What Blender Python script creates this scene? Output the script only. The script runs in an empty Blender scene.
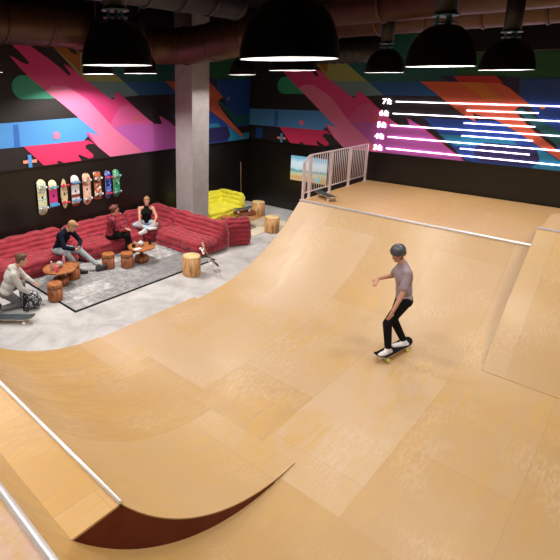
import bpy, bmesh, math, random
from mathutils import Vector, Matrix
from mathutils.geometry import tessellate_polygon
random.seed(7)
S = bpy.context.scene
COL = S.collection
PI = math.pi
# ------------------------------------------------------------------ camera
CZ = 4.0
F_, PX, PY, PITCH, YAW = 479.35, 197.95, 208.62, 0.260233, 0.780163
fwd = Vector((math.cos(YAW)*math.cos(PITCH), math.sin(YAW)*math.cos(PITCH), -math.sin(PITCH)))
rgt = Vector((math.sin(YAW), -math.cos(YAW), 0))
upv = rgt.cross(fwd)
cd = bpy.data.cameras.new('camera'); cam = bpy.data.objects.new('camera', cd); COL.objects.link(cam)
cam.matrix_world = Matrix(((rgt.x, upv.x, -fwd.x, 0), (rgt.y, upv.y, -fwd.y, 0), (rgt.z, upv.z, -fwd.z, CZ), (0, 0, 0, 1)))
cd.sensor_width = 36; cd.lens = F_/560*36
cd.shift_x = (280-PX)/560; cd.shift_y = -(280-PY)/560
cd.clip_start = 0.05; cd.clip_end = 200
S.camera = cam
# ------------------------------------------------------------------ world, view
w = bpy.data.worlds.new('world'); S.world = w; w.use_nodes = True
w.node_tree.nodes['Background'].inputs[0].default_value = (1, .93, .86, 1)
w.node_tree.nodes['Background'].inputs[1].default_value = 0.05
S.view_settings.view_transform = 'Standard'; S.view_settings.look = 'None'
S.view_settings.gamma = 1; S.view_settings.use_curve_mapping = False
S.view_settings.exposure = 0.0
LAMP_W = 18.0          # watts of each pendant lamp

def ray(x, y):
    return fwd + rgt*((x-PX)/F_) - upv*((y-PY)/F_)
def on_y(x, y, Y):
    d = ray(x, y); return Vector((0, 0, CZ)) + d*(Y/d.y)
def on_x(x, y, X):
    d = ray(x, y); return Vector((0, 0, CZ)) + d*(X/d.x)

# ------------------------------------------------------------------ tagging
def tag(o, label=None, cat=None, group=None, kind=None):
    if label: o['label'] = label
    if cat: o['category'] = cat
    if group: o['group'] = group
    if kind: o['kind'] = kind
    return o
def empty(name, loc, label=None, cat=None, group=None, rz=0, kind=None):
    o = bpy.data.objects.new(name, None); COL.objects.link(o)
    o.empty_display_size = .1
    o.location = loc; o.rotation_euler = (0, 0, rz)
    return tag(o, label, cat, group, kind)
def copy_tree(o, parent=None):
    c = o.copy(); COL.objects.link(c)
    c.parent = parent
    for ch in list(o.children): copy_tree(ch, c)
    return c

# ------------------------------------------------------------------ mesh builder
class MB:
    def __init__(s): s.v = []; s.f = []; s.m = []; s.sm = []
    def add(s, vs, fs, mi=0, smooth=False, M=None):
        b = len(s.v)
        for p in vs:
            p = Vector(p)
            s.v.append(M @ p if M is not None else p)
        for f in fs:
            s.f.append([i+b for i in f]); s.m.append(mi); s.sm.append(smooth)
    def box(s, lo, hi, mi=0, M=None, bev=0):
        x0, y0, z0 = lo; x1, y1, z1 = hi
        if bev <= 0:
            vs = [(x0,y0,z0),(x1,y0,z0),(x1,y1,z0),(x0,y1,z0),(x0,y0,z1),(x1,y0,z1),(x1,y1,z1),(x0,y1,z1)]
            s.add(vs, [(0,3,2,1),(4,5,6,7),(0,1,5,4),(1,2,6,5),(2,3,7,6),(3,0,4,7)], mi, False, M); return
        bm = bmesh.new(); bmesh.ops.create_cube(bm, size=1)
        for v in bm.verts:
            v.co = Vector(((x0+x1)/2+v.co.x*(x1-x0), (y0+y1)/2+v.co.y*(y1-y0), (z0+z1)/2+v.co.z*(z1-z0)))
        bmesh.ops.bevel(bm, geom=list(bm.edges), offset=bev, segments=2, affect='EDGES', profile=.5)
        bm.verts.index_update()
        s.add([v.co.copy() for v in bm.verts], [[v.index for v in f.verts] for f in bm.faces], mi, False, M); bm.free()
    def lathe(s, prof, n=32, mi=0, M=None, smooth=True, cap0=True, cap1=True):
        vs = []; fs = []
        for r, z in prof:
            for k in range(n):
                a = 2*PI*k/n; vs.append((r*math.cos(a), r*math.sin(a), z))
        for i in range(len(prof)-1):
            for k in range(n):
                k2 = (k+1) % n
                fs.append((i*n+k, i*n+k2, (i+1)*n+k2, (i+1)*n+k))
        s.add(vs, fs, mi, smooth, M)
        b = len(s.v)-len(vs)
        if cap0: s.f.append([b+k for k in range(n)][::-1]); s.m.append(mi); s.sm.append(False)
        if cap1: s.f.append([b+(len(prof)-1)*n+k for k in range(n)]); s.m.append(mi); s.sm.append(False)
    def tube(s, pts, rad, n=12, mi=0, caps=True):
        pts = [Vector(p) for p in pts]
        if not isinstance(rad, (list, tuple)): rad = [rad]*len(pts)
        vs = []; fs = []; ref = None
        for i, p in enumerate(pts):
            t = (pts[min(i+1, len(pts)-1)] - pts[max(i-1, 0)]).normalized()
            if ref is None:
                ref = Vector((0, 0, 1)) if abs(t.z) < .9 else Vector((1, 0, 0))
            a = (ref - t*ref.dot(t)).normalized(); b = t.cross(a); ref = a
            for k in range(n):
                an = 2*PI*k/n
                vs.append(p + (a*math.cos(an) + b*math.sin(an))*rad[i])
        for i in range(len(pts)-1):
            for k in range(n):
                k2 = (k+1) % n
                fs.append((i*n+k, i*n+k2, (i+1)*n+k2, (i+1)*n+k))
        s.add(vs, fs, mi, True)
        if caps:
            b = len(s.v)-len(vs)
            s.f.append([b+k for k in range(n)][::-1]); s.m.append(mi); s.sm.append(False)
            s.f.append([b+(len(pts)-1)*n+k for k in range(n)]); s.m.append(mi); s.sm.append(False)
    def cone(s, a, b, ra, rb, n=14, mi=0):      # round-ended tapered limb
        a = Vector(a); b = Vector(b); d = b-a
        if d.length < 1e-5: d = Vector((0, 0, 1e-4))
        t = d.normalized(); pts = []; rad = []
        for k in range(5):
            an = PI/2*(1-k/4)*.98; pts.append(a - t*ra*math.sin(an)); rad.append(max(ra*math.cos(an), ra*.05))
        for k in range(5):
            an = PI/2*(k/4)*.98; pts.append(b + t*rb*math.sin(an)); rad.append(max(rb*math.cos(an), rb*.05))
        s.tube(pts, rad, n, mi)
    def ell(s, c, ax, r, mi=0, nu=20, nv=12):   # ax: three unit axes, r: three radii
        c = Vector(c); vs = []; fs = []
        for i in range(nv+1):
            th = PI*(i/nv)*.996 + .002*PI
            for k in range(nu):
                ph = 2*PI*k/nu
                vs.append(c + ax[0]*r[0]*math.sin(th)*math.cos(ph) + ax[1]*r[1]*math.sin(th)*math.sin(ph) + ax[2]*r[2]*math.cos(th))
        for i in range(nv):
            for k in range(nu):
                k2 = (k+1) % nu
                fs.append((i*nu+k, (i+1)*nu+k, (i+1)*nu+k2, i*nu+k2))
        s.add(vs, fs, mi, True)
        b = len(s.v)-len(vs)
        s.f.append([b+k for k in range(nu)]); s.m.append(mi); s.sm.append(True)
        s.f.append([b+nv*nu+k for k in range(nu)][::-1]); s.m.append(mi); s.sm.append(True)
    def prism(s, poly, axis, lo, hi, mi=0, M=None):
        # poly: 2D points; axis 'y' -> poly is (x,z); 'x' -> (y,z); 'z' -> (x,y)
        n = len(poly)
        def mk(p, t):
            return {'y': (p[0], t, p[1]), 'x': (t, p[0], p[1]), 'z': (p[0], p[1], t)}[axis]
        vs = [mk(p, lo) for p in poly] + [mk(p, hi) for p in poly]
        fs = [list(range(n))[::-1], [n+i for i in range(n)]]
        for i in range(n):
            j = (i+1) % n; fs.append((i, j, n+j, n+i))
        s.add(vs, fs, mi, False, M)
    def build(s, name, mats, parent=None, fix=True, at_parent=False):
        me = bpy.data.meshes.new(name)
        off = Vector((0, 0, 0))
        if parent is not None and not at_parent:
            Mi = world_of(parent).inverted()
            vs = [Mi @ v for v in s.v]
        else: vs = s.v
        me.from_pydata([tuple(v) for v in vs], [], s.f)
        if not isinstance(mats, (list, tuple)): mats = [mats]
        for m in mats: me.materials.append(m)
        me.polygons.foreach_set('material_index', s.m)
        me.polygons.foreach_set('use_smooth', s.sm)
        me.update()
        if fix:
            bm = bmesh.new(); bm.from_mesh(me); bmesh.ops.recalc_face_normals(bm, faces=bm.faces); bm.to_mesh(me); bm.free()
        o = bpy.data.objects.new(name, me); COL.objects.link(o)
        if parent is not None: o.parent = parent
        return o
def world_of(o):
    M = Matrix.Translation(o.location) @ o.rotation_euler.to_matrix().to_4x4()
    if o.parent is not None: M = world_of(o.parent) @ M
    return M

# ------------------------------------------------------------------ materials
def new_mat(name):
    m = bpy.data.materials.new(name); m.use_nodes = True
    return m, m.node_tree, m.node_tree.nodes['Principled BSDF']
def mat(name, col, rough=.5, metal=0, spec=.5, bump=0, bscale=40, var=0, vscale=8, sheen=0, trans=0):
    m, nt, b = new_mat(name)
    b.inputs['Base Color'].default_value = (*col, 1); b.inputs['Roughness'].default_value = rough
    b.inputs['Metallic'].default_value = metal; b.inputs['Specular IOR Level'].default_value = spec
    if sheen: b.inputs['Sheen Weight'].default_value = sheen; b.inputs['Sheen Roughness'].default_value = .4
    if trans: b.inputs['Transmission Weight'].default_value = trans
    tc = nt.nodes.new('ShaderNodeTexCoord')
    if var:
        n = nt.nodes.new('ShaderNodeTexNoise'); n.inputs['Scale'].default_value = vscale; n.inputs['Detail'].default_value = 5
        nt.links.new(tc.outputs['Object'], n.inputs['Vector'])
        mx = nt.nodes.new('ShaderNodeMix'); mx.data_type = 'RGBA'
        mx.inputs[6].default_value = tuple(max(0, c*(1-var)) for c in col)+(1,)
        mx.inputs[7].default_value = tuple(min(1, c*(1+var)+.02*var) for c in col)+(1,)
        nt.links.new(n.outputs['Fac'], mx.inputs[0]); nt.links.new(mx.outputs[2], b.inputs['Base Color'])
    if bump:
        n2 = nt.nodes.new('ShaderNodeTexNoise'); n2.inputs['Scale'].default_value = bscale; n2.inputs['Detail'].default_value = 4
        nt.links.new(tc.outputs['Object'], n2.inputs['Vector'])
        bp = nt.nodes.new('ShaderNodeBump'); bp.inputs['Strength'].default_value = bump; bp.inputs['Distance'].default_value = .02
        nt.links.new(n2.outputs['Fac'], bp.inputs['Height']); nt.links.new(bp.outputs[0], b.inputs['Normal'])
    return m
def emit(name, col, st):
    m, nt, b = new_mat(name)
    b.inputs['Base Color'].default_value = (*col, 1)
    b.inputs['Emission Color'].default_value = (*col, 1); b.inputs['Emission Strength'].default_value = st
    return m
def N(nt, t, **k):
    n = nt.nodes.new(t)
    for a, v in k.items(): setattr(n, a, v)
    return n
def ramp_node(nt, stops):
    r = nt.nodes.new('ShaderNodeValToRGB'); e = r.color_ramp.elements
    while len(e) < len(stops): e.new(.5)
    for i, (p, c) in enumerate(stops): e[i].position = p; e[i].color = (*c, 1) if len(c) == 3 else c
    return r
def plywood(name, c1, c2, scuff=.5, off=(0, 0), bw=2.44, rh=1.13, rough=.31, orange=(.56, .335, .095), along='x'):
    m, nt, b = new_mat(name); L = nt.links.new
    g = N(nt, 'ShaderNodeNewGeometry')
    mp = N(nt, 'ShaderNodeMapping'); mp.inputs['Location'].default_value = (off[0], off[1], 0); mp.inputs['Scale'].default_value = (1, 1, 0)
    if along == 'y': mp.inputs['Rotation'].default_value = (0, 0, PI/2)
    L(g.outputs['Position'], mp.inputs['Vector'])
    br = N(nt, 'ShaderNodeTexBrick'); br.offset = .36
    br.inputs['Color1'].default_value = (0, 0, 0, 1); br.inputs['Color2'].default_value = (1, 1, 1, 1); br.inputs['Mortar'].default_value = (.5, .5, .5, 1)
    br.inputs['Scale'].default_value = 1; br.inputs['Mortar Size'].default_value = .0022; br.inputs['Mortar Smooth'].default_value = .3
    br.inputs['Brick Width'].default_value = bw; br.inputs['Row Height'].default_value = rh
    L(mp.outputs[0], br.inputs['Vector'])
    base = ramp_node(nt, [(0, c1), (.45, tuple((a+c)/2 for a, c in zip(c1, c2))), (1, c2)])
    L(br.outputs['Color'], base.inputs[0])
    # grain, stretched along the sheets
    mg = N(nt, 'ShaderNodeMapping'); mg.inputs['Scale'].default_value = (.9, 5.5, 1.5) if along == 'x' else (5.5, .9, 1.5)
    L(g.outputs['Position'], mg.inputs['Vector'])
    n1 = N(nt, 'ShaderNodeTexNoise'); n1.inputs['Scale'].default_value = 1.6; n1.inputs['Detail'].default_value = 8; n1.inputs['Distortion'].default_value = 1.2
    L(mg.outputs[0], n1.inputs['Vector'])
    gr = ramp_node(nt, [(.36, (0, 0, 0)), (.64, (1, 1, 1))]); L(n1.outputs['Fac'], gr.inputs[0])
    big = N(nt, 'ShaderNodeTexNoise'); big.inputs['Scale'].default_value = .55; big.inputs['Detail'].default_value = 3
    L(g.outputs['Position'], big.inputs['Vector'])
    bigr = ramp_node(nt, [(.38, (0, 0, 0)), (.62, (1, 1, 1))]); L(big.outputs['Fac'], bigr.inputs[0])
    mul = N(nt, 'ShaderNodeMath', operation='MULTIPLY'); L(gr.outputs[0], mul.inputs[0]); L(bigr.outputs[0], mul.inputs[1])
    mul2 = N(nt, 'ShaderNodeMath', operation='MULTIPLY'); L(mul.outputs[0], mul2.inputs[0]); mul2.inputs[1].default_value = .85
    mx1 = N(nt, 'ShaderNodeMix', data_type='RGBA'); L(mul2.outputs[0], mx1.inputs[0]); L(base.outputs[0], mx1.inputs[6]); mx1.inputs[7].default_value = (*orange, 1)
    # scuffs: pale worn streaks broken by fine noise
    ms = N(nt, 'ShaderNodeMapping'); ms.inputs['Scale'].default_value = (4.5, 20, 8); ms.inputs['Rotation'].default_value = (0, 0, .06)
    L(g.outputs['Position'], ms.inputs['Vector'])
    n2 = N(nt, 'ShaderNodeTexNoise'); n2.inputs['Scale'].default_value = 2.2; n2.inputs['Detail'].default_value = 10; n2.inputs['Roughness'].default_value = .75
    L(ms.outputs[0], n2.inputs['Vector'])
    n3 = N(nt, 'ShaderNodeTexNoise'); n3.inputs['Scale'].default_value = .85; n3.inputs['Detail'].default_value = 3
    mo = N(nt, 'ShaderNodeMapping'); mo.inputs['Location'].default_value = (3.1, 7.7, 0); L(g.outputs['Position'], mo.inputs['Vector']); L(mo.outputs[0], n3.inputs['Vector'])
    r2 = ramp_node(nt, [(.44, (0, 0, 0)), (.74, (1, 1, 1))]); L(n2.outputs['Fac'], r2.inputs[0])
    r3 = ramp_node(nt, [(.48, (.06, .06, .06)), (.64, (1, 1, 1))]); L(n3.outputs['Fac'], r3.inputs[0])
    ml = N(nt, 'ShaderNodeMath', operation='MULTIPLY'); L(r2.outputs[0], ml.inputs[0]); L(r3.outputs[0], ml.inputs[1])
    ml2 = N(nt, 'ShaderNodeMath', operation='MULTIPLY'); L(ml.outputs[0], ml2.inputs[0]); ml2.inputs[1].default_value = scuff
    mx2 = N(nt, 'ShaderNodeMix', data_type='RGBA'); L(ml2.outputs[0], mx2.inputs[0]); L(mx1.outputs[2], mx2.inputs[6]); mx2.inputs[7].default_value = (.74, .60, .48, 1)
    mx3 = N(nt, 'ShaderNodeMix', data_type='RGBA'); mf = N(nt, 'ShaderNodeMath', operation='MULTIPLY'); L(br.outputs['Fac'], mf.inputs[0]); mf.inputs[1].default_value = .45
    L(mf.outputs[0], mx3.inputs[0]); L(mx2.outputs[2], mx3.inputs[6]); mx3.inputs[7].default_value = (.22, .12, .05, 1)
    L(mx3.outputs[2], b.inputs['Base Color'])
    rr = N(nt, 'ShaderNodeMapRange'); rr.inputs[3].default_value = rough+.20; rr.inputs[4].default_value = rough-.08
    L(n1.outputs['Fac'], rr.inputs[0]); L(rr.outputs[0], b.inputs['Roughness'])
    bp = N(nt, 'ShaderNodeBump'); bp.inputs['Strength'].default_value = .22; bp.inputs['Distance'].default_value = .005
    L(n2.outputs['Fac'], bp.inputs['Height']); L(bp.outputs[0], b.inputs['Normal'])
    return m

M = {}
M['ply'] = plywood('plywood', (.485, .30, .125), (.555, .395, .245), .6, (.01, .67))
M['ply2'] = plywood('plywood_smooth', (.47, .285, .105), (.54, .365, .19), .5, (.6, .205), rh=1.235)
M['ply_deck'] = plywood('plywood_deck', (.52, .31, .125), (.60, .38, .18), .3, (.1, .9), rough=.34)
M['ply_pink'] = plywood('plywood_worn', (.52, .33, .25), (.60, .42, .34), .9, (.2, .1), rough=.4, along='y')
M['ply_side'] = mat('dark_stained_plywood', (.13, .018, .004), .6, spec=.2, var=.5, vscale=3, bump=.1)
M['steel'] = mat('steel_coping', (.86, .86, .87), .42, .6)
M['concrete_floor'] = None
m, nt, b = new_mat('polished_concrete'); L = nt.links.new; M['concrete_floor'] = m
g = N(nt, 'ShaderNodeNewGeometry')
n1 = N(nt, 'ShaderNodeTexNoise'); n1.inputs['Scale'].default_value = 1.7; n1.inputs['Detail'].default_value = 9; n1.inputs['Roughness'].default_value = .65; n1.inputs['Distortion'].default_value = .8
L(g.outputs['Position'], n1.inputs['Vector'])
r1 = ramp_node(nt, [(.3, (.33, .325, .325)), (.5, (.48, .475, .47)), (.66, (.58, .575, .57))]); L(n1.outputs['Fac'], r1.inputs[0]); L(r1.outputs[0], b.inputs['Base Color'])
b.inputs['Roughness'].default_value = .42
M['concrete'] = mat('raw_concrete', (.40, .375, .375), .7, var=.22, vscale=5, bump=.25, bscale=14)
M['black_wall'] = mat('black_gloss_wall', (.009, .007, .006), .30, bump=.04, bscale=3)
M['mural_black'] = mat('mural_black_paint', (.011, .008, .009), .5, var=.3, vscale=20)
M['ceiling'] = mat('black_ceiling', (.010, .008, .008), .8)
M['duct'] = mat('bronze_duct', (.075, .030, .014), .42, .35, var=.3, vscale=4)
M['duct_dark'] = mat('black_duct', (.008, .007, .007), .5, .0)
M['black_metal'] = mat('black_powder_coat', (.006, .006, .0065), .34, .0, spec=.4)
M['white_in'] = mat('pale_enamel', (.26, .255, .25), .5)
M['lamp_glow'] = emit('lamp_diffuser', (1, .97, .93), 7)
M['teal_metal'] = mat('grey_green_metal', (.14, .36, .34), .4, .6)
M['pink_white'] = mat('pale_painted_steel', (.72, .60, .60), .35)
M['red_velvet'] = mat('crimson_velvet', (.30, .011, .027), .8, var=.5, vscale=7, bump=.5, bscale=26, sheen=.45)
M['yellow_velvet'] = mat('yellow_velvet', (.88, .78, .03), .75, var=.22, vscale=9, bump=.5, bscale=30, sheen=.4)
def wood(name, a, b_, sc=(9, 9, 1.2), rough=.4, rot=0):
    m, nt, b = new_mat(name); L = nt.links.new
    tc = N(nt, 'ShaderNodeTexCoord'); mp = N(nt, 'ShaderNodeMapping'); mp.inputs['Scale'].default_value = sc; mp.inputs['Rotation'].default_value = (0, 0, rot)
    L(tc.outputs['Object'], mp.inputs['Vector'])
    n = N(nt, 'ShaderNodeTexNoise'); n.inputs['Scale'].default_value = 2.6; n.inputs['Detail'].default_value = 5; n.inputs['Distortion'].default_value = .4
    L(mp.outputs[0], n.inputs['Vector'])
    r = ramp_node(nt, [(.36, a), (.62, b_)]); L(n.outputs['Fac'], r.inputs[0]); L(r.outputs[0], b.inputs['Base Color'])
    b.inputs['Roughness'].default_value = rough
    return m
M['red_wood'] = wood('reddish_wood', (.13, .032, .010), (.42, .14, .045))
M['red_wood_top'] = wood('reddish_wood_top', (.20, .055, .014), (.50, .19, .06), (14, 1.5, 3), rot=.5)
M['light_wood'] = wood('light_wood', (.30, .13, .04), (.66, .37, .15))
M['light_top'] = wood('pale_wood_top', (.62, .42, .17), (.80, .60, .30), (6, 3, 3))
M['dark_band'] = mat('dark_groove', (.05, .015, .007), .5)
M['rust_wood'] = wood('dark_red_wood', (.08, .018, .008), (.22, .055, .022), (8, 2, 3))
M['grip'] = mat('black_grip_tape', (.030, .045, .055), .75, bump=.3, bscale=200)
M['maple'] = mat('maple_edge', (.62, .42, .22), .5)
M['truck'] = mat('truck_metal', (.65, .65, .66), .3, .9)
M['glass_pink'] = mat('pink_glass', (.78, .38, .42), .08, trans=.4)
M['white'] = mat('white_plastic', (.80, .80, .80), .4)
M['neon'] = emit('neon_white', (1, .86, 1), 6)

# ------------------------------------------------------------------ the room
XB, YA = 12.63, 10.116
X0, Y0, ZC = -4.0, -4.0, 6.2
ZM = 2.14
def struct(name, lo, hi, m):
    b = MB(); b.box(lo, hi); o = b.build(name, m); o['kind'] = 'structure'; return o
struct('floor', (X0, Y0, -.2), (XB, YA, 0), M['concrete_floor'])
struct('wall_left', (X0-.2, YA, -.2), (XB+.2, YA+.2, ZC), M['black_wall'])
struct('wall_back', (XB, Y0-.2, -.2), (XB+.2, YA, ZC), M['black_wall'])
struct('wall_right', (X0, Y0-.2, -.2), (XB, Y0, ZC), M['black_wall'])
struct('wall_front', (X0-.2, Y0-.2, -.2), (X0, YA, ZC), M['black_wall'])
struct('ceiling', (X0-.2, Y0-.2, ZC), (XB+.2, YA+.2, ZC+.2), M['ceiling'])
struct('trim_1', (X0, YA-.035, ZM-.03), (XB-.035, YA, ZM), M['black_wall'])
struct('trim_2', (XB-.035, Y0, ZM-.03), (XB, YA, ZM), M['black_wall'])
b = MB(); b.box((8.80, 8.92, 0), (9.44, 9.56, ZC), bev=.012)
tag(b.build('concrete_column', M['concrete']), 'square raw concrete column behind the red corner sofa', 'column', kind='structure')

# ------------------------------------------------------------------ the painted murals
def clip(poly, m0, m1, zcap=ZC-.02):
    def cut(P, inside, inter):
        out = []
        for i in range(len(P)):
            a, c = P[i-1], P[i]
            if inside(c):
                if not inside(a): out.append(inter(a, c))
                out.append(c)
            elif inside(a): out.append(inter(a, c))
        return out
    def ix(k, v):
        return lambda a, c: tuple(a[j]+(c[j]-a[j])*(v-a[k])/(c[k]-a[k]) for j in (0, 1))
    for k, v, s in ((0, m0, 1), (0, m1, -1), (1, ZM, 1), (1, zcap, -1)):
        if not poly: return []
        poly = cut(poly, (lambda p, k=k, v=v, s=s: (p[k]-v)*s >= 0), ix(k, v))
    return poly
def A_(x, y): p = on_y(x, y, YA); return (p.x, p.z)
def B_(x, y): p = on_x(x, y, XB); return (13.66-p.y, p.z)
SH = 13.66
def ln(a, b, n=1): return [a, b]
def circ(c, r, n=28): return [(c[0]+r*math.cos(2*PI*k/n), c[1]+r*math.sin(2*PI*k/n)) for k in range(n)]
def capsule(m0, m1, z, r, n=12):
    return [(m0+r-r*math.sin(PI*k/n), z+r*math.cos(PI*k/n)) for k in range(n+1)] + [(m1-r+r*math.sin(PI*k/n), z-r*math.cos(PI*k/n)) for k in range(n+1)]
mural_cols = {'teal': (.008, .10, .105), 'green': (.012, .105, .045), 'navy': (.010, .095, .30), 'olive': (.30, .33, .11), 'greyteal': (.13, .26, .29),
 'brown': (.30, .11, .01), 'mint': (.03, .33, .20), 'blue': (.07, .28, .66), 'blue2': (.03, .13, .48), 'red': (.70, .03, .12), 'pink': (.66, .05, .21),
 'pink2': (.74, .18, .35), 'purple': (.50, .11, .45), 'magenta': (.66, .10, .31), 'orange': (.60, .115, .055), 'orange2': (.58, .19, .04), 'deepred': (.46, .030, .030), 'royal': (.014, .065, .32),
 'cyan': (.02, .24, .42), 'indigo': (.02, .018, .10), 'black': (.012, .010, .012), 'peach': (.85, .32, .18)}
LAY = []
def P(c, *pts): LAY.append((c, [p for p in pts]))
zt = B_(410, 82)[1]; zb = B_(410, 95.7)[1]; ztop = ZC
mL = B_(352, 68)[0]; mLb = B_(384, 95.7)[0]
d1 = (mLb-mL)/(B_(384, 95.7)[1]-B_(352, 68)[1])
def diag(m, z, z2): return (m+d1*(z2-z), z2)
zs = B_(352, 68)[1]
# sky band: teal above, navy below, green to the right
P('teal', diag(mL, zs, ztop), (14.5, ztop), (14.5, zt), diag(mL, zs, zt))
P('navy', diag(mL, zs, zt), (14.5, zt), (14.5, zb), (mLb, zb))
gm = B_(452, 70)[0]
P('green', diag(gm, zs, ztop), (18, ztop), (18, zt+.12), diag(gm, zs, zt+.12))
P('indigo', B_(440, 75.5), B_(520, 77), B_(519, 95), B_(470, 95))
# pale wedge right of the pink
P('olive', B_(296, 40), diag(mL, zs, ztop), diag(mL, zs, zt), B_(330, 81))
P('greyteal', B_(326, 81), diag(mL, zs, zt), (mLb, zb), B_(338, 97))
P('brown', A_(45, 40), A_(80, 40), A_(86, 66), A_(82, 74), A_(70, 62))
P('olive', A_(80, 44), A_(86, 50), A_(86, 78), A_(80, 73))
P('black', A_(66, 47), A_(73, 47), A_(78, 55), A_(72, 53))
# mint pill
LAY.append(('mint', capsule(4.64, 6.3, 3.87, .25)))
# blue band and its fold
P('blue', (1.5, 3.10), A_(79, 117.5), A_(99, 134), A_(99, 136), A_(88, 136), (6.30, 2.61), (1.5, 2.61))
P('blue2', A_(12.5, 125), A_(18, 124.6), A_(20, 147.3), A_(14, 148))
P('royal', B_(257, 127.6), B_(262.8, 127.5), B_(262.8, 137.8), B_(255.5, 137.8))
# red scribble
P('red', (4.77, 2.61), (6.42, 2.61), A_(94, 144), A_(88.5, 143.8), A_(85.2, 145.2), A_(85.2, 148), A_(92.5, 154), A_(93.2, 157), A_(89, 158.6), A_(79, 154.6), A_(77.8, 156), A_(81, 160), A_(80, 162),
  A_(70, 162.6), A_(64.5, 163.5), A_(59, 160.6), A_(56.6, 161.6), A_(58.5, 165), A_(45, 166.6), A_(44, 165.8))
# the great pink diagonal
pink = [A_(2, 35), A_(22, 37), A_(32, 47.4), A_(48, 58.5), A_(61, 68.6), A_(67, 74.6), A_(69.9, 75.5), A_(70.2, 73.5), A_(66.5, 69), A_(63.2, 63.6), A_(72, 68.5), A_(86.8, 81.4), A_(100, 90.5), A_(109, 98), A_(113, 99.6),
        A_(114.4, 98), A_(114.2, 94.6), A_(115.8, 91.2), A_(122, 95.5), A_(135.7, 108.2), A_(146, 117.6), A_(153.6, 123.4), A_(157.5, 125.2), A_(160.2, 124.8), A_(161.5, 122), A_(159.8, 118.6), A_(158.6, 115.7), B_(420, 125), B_(466, 161.5), B_(470, 166),
        A_(117, 162), A_(110, 157), A_(98, 147), A_(90, 139), A_(85.4, 132.4), A_(90, 133), A_(99, 135), A_(80.5, 119.6), A_(57, 100), A_(30, 78.4), A_(20, 68.5), A_(8.8, 55.4), A_(14, 57.5), A_(22, 62.6), A_(28, 64.6), A_(28.6, 62.4), A_(24, 57), A_(13.7, 46.9)]
LAY.append(('pink', pink))
P('pink2', A_(45, 90.6), A_(57, 100), A_(80.5, 119.6), A_(99, 135), A_(88, 132.8), A_(98, 147), A_(117, 162), A_(152, 160), A_(128, 140), A_(113.4, 127.9), A_(88, 100), A_(66, 86), A_(52, 86))  # paler pink: partly the mural's own tone, partly lamplight painted in
P('magenta', A_(110, 124), A_(128, 140), A_(140, 140), B_(398, 125), A_(146, 117.6), A_(128, 104), A_(118, 108))
P('purple', A_(113.4, 127.9), A_(128, 140), A_(152, 160), B_(405, 160), B_(466, 162.5), B_(432, 136), B_(409.7, 118.5), A_(161.5, 124), A_(152, 123.5), A_(138, 124), A_(122, 125))
# blue blocks behind the neon gauge
P('royal', B_(424, 118), B_(499, 121), B_(545, 150), B_(560, 160), B_(600, 190), B_(466, 160.4))
P('cyan', B_(439, 134), B_(512, 139), B_(519, 146), B_(455, 146))
LAY.append(('indigo', capsule(B_(474, 155)[0], B_(541, 155)[0], 2.40, .22)))
P('cyan', B_(536, 146), B_(563, 163), (18, 2.9), (18, ZM), B_(530, 170), B_(540, 160))
# orange stripe
P('royal', B_(519, 95), B_(524, 79), (18, zt+.05), (18, 2.8), B_(560, 151), B_(529, 104))
P('teal', B_(516, 110), B_(521, 108), B_(560, 132), (18, 2.9), (18, 2.5), B_(560, 148))
P('orange', B_(420.6, 81.3), B_(457, 81.8), B_(500, 83), B_(510, 88), B_(529.6, 104), B_(519, 107), B_(515.5, 110), B_(522, 119), B_(538, 134.5), B_(560, 152), B_(575, 164), B_(575, 170), B_(560, 160), B_(519, 133), B_(497, 120.3), B_(484, 116.5), B_(473, 113), B_(476.3, 122.6), B_(462, 113.5), B_(449.6, 104))
P('deepred', B_(454, 75.8), B_(496, 75.8), B_(504, 83.2), B_(459, 81.7))
P('orange2', B_(461, 82), B_(483, 82.6), B_(503, 99), B_(487, 100))
P('black', B_(497, 75.8), B_(506, 76), B_(502, 81.5))
LAY.append(('orange2', circ((5.57+.02, 2.79), .085))); LAY.append(('pink2', [p for p in circ((5.57, 2.79), .085) if p[0] > 5.5]))
LAY.append(('orange2', circ(A_(136, 118), .055)))
LAY.append(('orange2', circ(B_(543, 107), .05)))
pc = (4.885, 2.27)
P('peach', (pc[0]-.16, pc[1]-.035), (pc[0]+.16, pc[1]-.035), (pc[0]+.16, pc[1]+.035), (pc[0]-.16, pc[1]+.035))
P('blue', (pc[0]-.045, pc[1]-.15), (pc[0]+.045, pc[1]-.15), (pc[0]+.045, pc[1]+.15), (pc[0]-.045, pc[1]+.15))
names = list(mural_cols)
mmats = [mat('mural_'+k, c, .5) for k, c in mural_cols.items()] + [M['mural_black']]
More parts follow.
